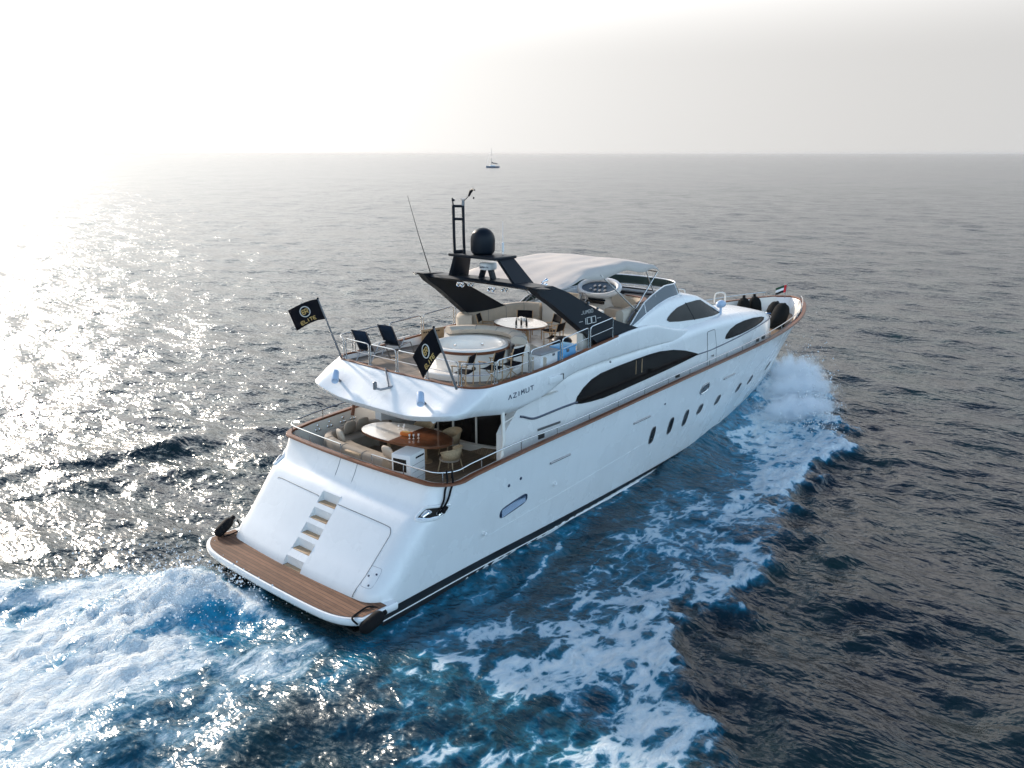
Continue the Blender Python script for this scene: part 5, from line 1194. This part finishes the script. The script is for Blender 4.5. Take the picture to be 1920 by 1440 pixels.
me = bpy.data.meshes.new('sea'); me.vertices.add(len(co)); me.vertices.foreach_set('co', co.ravel())
me.loops.add(quads.size); me.loops.foreach_set('vertex_index', quads.ravel().astype(np.int32))
me.polygons.add(len(quads)); me.polygons.foreach_set('loop_start', (np.arange(len(quads)) * 4).astype(np.int32)); me.polygons.foreach_set('loop_total', np.full(len(quads), 4, np.int32))
me.polygons.foreach_set('use_smooth', np.ones(len(quads), bool)); me.update(calc_edges=True)
for nm, arr in (('foam', FO), ('wash', WA), ('aerated', AE)):
    at = me.attributes.new(nm, 'FLOAT', 'POINT'); at.data.foreach_set('value', arr.ravel().astype(np.float32))

sm = bpy.data.materials.new('sea_water'); sm.use_nodes = True
N, K = sm.node_tree.nodes, sm.node_tree.links; P0 = N['Principled BSDF']; OUT = N['Material Output']
def nd(t, **kw):
    n = N.new(t)
    for k, v in kw.items(): setattr(n, k, v)
    return n
def mth(op, a, b=None, c=None, clamp=False):
    n = nd('ShaderNodeMath', operation=op); n.use_clamp = clamp
    for i, v in enumerate((a, b, c)):
        if v is None: continue
        if isinstance(v, (int, float)): n.inputs[i].default_value = v
        else: K.new(v, n.inputs[i])
    return n.outputs[0]
def mrange(v, a, b, c=0.0, d=1.0, smooth=True):
    n = nd('ShaderNodeMapRange'); n.interpolation_type = 'SMOOTHSTEP' if smooth else 'LINEAR'
    for k, q in (('From Min', a), ('From Max', b), ('To Min', c), ('To Max', d)): n.inputs[k].default_value = q
    K.new(v, n.inputs['Value']); return n.outputs[0]
def noise_(vec, scale, detail=3, rough=.5, dist=0.0):
    n = nd('ShaderNodeTexNoise'); n.inputs['Scale'].default_value = scale; n.inputs['Detail'].default_value = detail; n.inputs['Roughness'].default_value = rough; n.inputs['Distortion'].default_value = dist
    K.new(vec, n.inputs['Vector']); return n
def attr(nm): n = nd('ShaderNodeAttribute', attribute_name=nm); return n.outputs['Fac']
tcw = nd('ShaderNodeTexCoord'); geo = nd('ShaderNodeNewGeometry'); pos = tcw.outputs['Object']
aF, aW, aA = attr('foam'), attr('wash'), attr('aerated')
# lace foam
wn1 = noise_(pos, 1.1, 2); wsub = nd('ShaderNodeVectorMath', operation='SUBTRACT'); K.new(wn1.outputs['Color'], wsub.inputs[0]); wsub.inputs[1].default_value = (.5, .5, .5)
wsc = nd('ShaderNodeVectorMath', operation='SCALE'); wsc.inputs['Scale'].default_value = .55; K.new(wsub.outputs[0], wsc.inputs[0])
wad = nd('ShaderNodeVectorMath', operation='ADD'); K.new(pos, wad.inputs[0]); K.new(wsc.outputs[0], wad.inputs[1])
fl_ = nd('ShaderNodeVectorMath', operation='MULTIPLY'); K.new(wad.outputs[0], fl_.inputs[0]); fl_.inputs[1].default_value = (.75, 1.15, .3)
def vor(scale):
    v = nd('ShaderNodeTexVoronoi', feature='DISTANCE_TO_EDGE'); v.inputs['Scale'].default_value = scale; K.new(fl_.outputs[0], v.inputs['Vector']); return v.outputs['Distance']
v1, v2, v3 = vor(.62), vor(1.55), vor(4.0)
nf = noise_(wad.outputs[0], 2.2, 9, .68); nlow = noise_(pos, .35, 4, .55)
lace = mth('SUBTRACT', mth('SUBTRACT', mth('MULTIPLY_ADD', nf.outputs['Fac'], .85, mth('MULTIPLY_ADD', nlow.outputs['Fac'], .55, -.72)), mth('MULTIPLY', v1, .85)), mth('MULTIPLY_ADD', v3, .55, mth('MULTIPLY', v2, .95)))
fv = mth('ADD', mth('MULTIPLY', aF, .98), lace)
fmask = mrange(fv, .27, .47); fthin = mrange(fv, -.05, .42)
stm = nd('ShaderNodeMapping'); stm.inputs['Rotation'].default_value = (0, 0, R(-28)); stm.inputs['Scale'].default_value = (.55, 1.25, 1); K.new(wad.outputs[0], stm.inputs['Vector'])
nw = noise_(stm.outputs[0], 1.0, 10, .70, .5); nw2 = noise_(stm.outputs[0], 5.0, 8, .68, .8)
wv_ = mth('ADD', mth('MULTIPLY', aW, 1.0), mth('MULTIPLY_ADD', nw.outputs['Fac'], 1.5, mth('MULTIPLY_ADD', nw2.outputs['Fac'], .9, -1.24)))
wmask = mrange(wv_, .30, .86)
gate = mrange(aF, .02, .12); gatew = mrange(aW, .02, .15)
foamm = mth('MAXIMUM', mth('MULTIPLY', fmask, gate), mth('MULTIPLY', wmask, gatew), clamp=True)
# sparse whitecaps are left out: the open sea here has none
deep = nd('ShaderNodeMix', data_type='RGBA'); deep.inputs['A'].default_value = (.0025, .0105, .0175, 1); deep.inputs['B'].default_value = (.007, .024, .025, 1); K.new(mrange(nlow.outputs['Fac'], .35, .7), deep.inputs['Factor'])
aem = mth('MULTIPLY', mth('ADD', aA, mth('MULTIPLY', fthin, mth('MULTIPLY', gate, .42))), mrange(nf.outputs['Fac'], .3, .65, .45, 1.0), clamp=True)
colr = nd('ShaderNodeMix', data_type='RGBA'); K.new(mth('POWER', aem, 1.15), colr.inputs['Factor']); K.new(deep.outputs['Result'], colr.inputs['A']); colr.inputs['B'].default_value = (.014, .26, .43, 1)
K.new(colr.outputs['Result'], P0.inputs['Base Color']); P0.inputs['IOR'].default_value = 1.333
P0.inputs['Roughness'].default_value = .20
mpw = nd('ShaderNodeMapping'); mpw.inputs['Rotation'].default_value = (0, 0, -wdir); mpw.inputs['Scale'].default_value = (1.0, .5, 1); K.new(pos, mpw.inputs['Vector'])
b1, b2, b3 = noise_(mpw.outputs[0], 1.5, 3, .55, .4), noise_(mpw.outputs[0], 5.0, 3, .5, .3), noise_(mpw.outputs[0], .30, 3, .5, .3)
hgt = mth('ADD', mth('MULTIPLY', b1.outputs['Fac'], .19), mth('ADD', mth('MULTIPLY', b2.outputs['Fac'], .055), mth('MULTIPLY', b3.outputs['Fac'], .35)))
bump = nd('ShaderNodeBump'); bump.inputs['Strength'].default_value = 1.0; bump.inputs['Distance'].default_value = 1.0; K.new(hgt, bump.inputs['Height']); 
# short ripples as a slope field of their own, so that they glitter at every distance
def slope(scale, amt):
    n = noise_(mpw.outputs[0], scale, 2, .6, .3); s = nd('ShaderNodeVectorMath', operation='SUBTRACT'); K.new(n.outputs['Color'], s.inputs[0]); s.inputs[1].default_value = (.5, .5, .5)
    m = nd('ShaderNodeVectorMath', operation='MULTIPLY'); K.new(s.outputs[0], m.inputs[0]); m.inputs[1].default_value = (amt, amt, 0); return m.outputs[0]
acc = bump.outputs[0]
for sc_, am_ in ((.07, .15), (.17, .24), (.6, .32), (2.3, .38), (8.5, .62)):
    ad = nd('ShaderNodeVectorMath', operation='ADD'); K.new(acc, ad.inputs[0]); K.new(slope(sc_, am_), ad.inputs[1]); acc = ad.outputs[0]
nz_ = nd('ShaderNodeVectorMath', operation='NORMALIZE'); K.new(acc, nz_.inputs[0]); K.new(nz_.outputs[0], P0.inputs['Normal'])
FB = nd('ShaderNodeBsdfPrincipled'); FB.inputs['Roughness'].default_value = .75; FB.inputs['Specular IOR Level'].default_value = .3
fcol = nd('ShaderNodeMix', data_type='RGBA'); fcol.inputs['A'].default_value = (.16, .42, .60, 1); fcol.inputs['B'].default_value = (.80, .87, .89, 1); K.new(mth('MULTIPLY', mrange(foamm, .25, 1.0), mrange(mth('MAXIMUM', mth('MULTIPLY', fv, 1.0), mth('MULTIPLY', wv_, .8)), .28, .82, .45, 1.0)), fcol.inputs['Factor']); K.new(fcol.outputs['Result'], FB.inputs['Base Color'])
fb = nd('ShaderNodeBump'); fb.inputs['Strength'].default_value = 1.0; fb.inputs['Distance'].default_value = .16; K.new(mth('ADD', nf.outputs['Fac'], mth('MULTIPLY', nw2.outputs['Fac'], .8)), fb.inputs['Height']); K.new(fb.outputs[0], FB.inputs['Normal'])
mxs = nd('ShaderNodeMixShader'); K.new(foamm, mxs.inputs['Fac']); K.new(P0.outputs[0], mxs.inputs[1]); K.new(FB.outputs[0], mxs.inputs[2]); K.new(mxs.outputs[0], OUT.inputs['Surface'])
me.materials.append(sm)
sea = bpy.data.objects.new('sea', me); COL.objects.link(sea); tag(sea, kind='structure')

# spray thrown up at the bow
b = MB()
vd = bpy.data.materials.new('spray_mist'); vd.use_nodes = True; VN, VL = vd.node_tree.nodes, vd.node_tree.links
VN.remove(VN['Principled BSDF']); pv = VN.new('ShaderNodeVolumePrincipled'); VL.new(pv.outputs[0], VN['Material Output'].inputs['Volume'])
pv.inputs['Color'].default_value = (.96, .98, 1, 1); pv.inputs['Anisotropy'].default_value = .2
vt = VN.new('ShaderNodeTexCoord'); vno = VN.new('ShaderNodeTexNoise'); vno.inputs['Scale'].default_value = 1.7; vno.inputs['Distortion'].default_value = .6; vno.inputs['Detail'].default_value = 5; vno.inputs['Roughness'].default_value = .65; VL.new(vt.outputs['Object'], vno.inputs['Vector'])
vs_ = VN.new('ShaderNodeSeparateXYZ'); VL.new(vt.outputs['Object'], vs_.inputs[0])
vln = VN.new('ShaderNodeVectorMath'); vln.operation = 'LENGTH'; vdv = VN.new('ShaderNodeVectorMath'); vdv.operation = 'DIVIDE'; vdv.inputs[1].default_value = (3.7, 1.3, 1.45); VL.new(vt.outputs['Object'], vdv.inputs[0]); VL.new(vdv.outputs[0], vln.inputs[0])
vm = VN.new('ShaderNodeMath'); vm.operation = 'SUBTRACT'; VL.new(vno.outputs['Fac'], vm.inputs[0])
vk = VN.new('ShaderNodeMath'); vk.operation = 'MULTIPLY_ADD'; vk.inputs[1].default_value = .50; vk.inputs[2].default_value = .19; VL.new(vln.outputs['Value'], vk.inputs[0]); VL.new(vk.outputs[0], vm.inputs[1])
vr = VN.new('ShaderNodeMapRange'); vr.inputs['From Min'].default_value = 0; vr.inputs['From Max'].default_value = .22; vr.inputs['To Max'].default_value = 6.0; VL.new(vm.outputs[0], vr.inputs['Value']); VL.new(vr.outputs[0], pv.inputs['Density'])
for loc, rz_, sc3 in (((27.3, -1.75, .85), R(-24), (.62, 1.15, 1.15)), ((25.6, -2.7, .75), R(-26), (.75, 1.0, .8)), ((23.3, -3.7, .55), R(-26), (.8, 1.1, .62))):
    b = MB(); b.sphere((0, 0, 0), (7.4, 2.6, 2.9), 24, 14); o_ = b.build('bow_spray', vd, None, loc=loc); o_.rotation_euler = (0, 0, rz_); o_.scale = sc3; tag(o_, kind='stuff')
# flung drops round the bow spray and over the propeller wash
def drops(name, n, fn, r0, r1):
    b = MB()
    for k in range(n):
        c, s_ = fn(); r = s_ * (r0 + (r1 - r0) * random.random() ** 3)
        b.add([(c[0] + r * dx, c[1] + r * dy, c[2] + r * dz_) for dx, dy, dz_ in ((1, 0, 0), (-1, 0, 0), (0, 1, 0), (0, -1, 0), (0, 0, 1), (0, 0, -1))], [(0, 2, 4), (2, 1, 4), (1, 3, 4), (3, 0, 4), (2, 0, 5), (1, 2, 5), (3, 1, 5), (0, 3, 5)])
    o_ = b.build(name, 'flagwhite', None, smooth=0); tag(o_, kind='stuff')
def bow_drop():
    t = random.random(); x = 21.5 + 7.5 * t; d = float(np.interp(x, [21, 24, 27, 29.5], [6.2, 5.0, 3.4, 1.2])); d = d * (1 - abs(random.gauss(0, .28))) + random.gauss(.15, .2)
    return (x, -max(d, float(hull_y(x, 1.0)) * .6 + .2), max(.15, abs(random.gauss(0, .55)) * (.5 + 1.5 * t) + .2)), 1
def wash_drop():
    x = -abs(random.gauss(1.2, 1.6)) - .5; y = random.gauss(1.3 + .15 * -x, 1.5); return (x, y, .35 + abs(random.gauss(0, .28))), 1
drops('bow_spray_drops', 1500, bow_drop, .012, .05); drops('wash_drops', 1600, wash_drop, .010, .04)

# marine haze between the yacht and the horizon
hzm = bpy.data.materials.new('haze_air'); hzm.use_nodes = True; HN, HL = hzm.node_tree.nodes, hzm.node_tree.links
HN.remove(HN['Principled BSDF']); hv = HN.new('ShaderNodeVolumePrincipled'); HL.new(hv.outputs[0], HN['Material Output'].inputs['Volume'])
hv.inputs['Color'].default_value = (.60, .60, .605, 1); hv.inputs['Density'].default_value = .8e-4; hv.inputs['Anisotropy'].default_value = .35
hb_ = MB().box((6000, 6000, 7.4), (44000, 44000, 18.4)).build('haze', hzm, None, smooth=0); tag(hb_, kind='stuff')
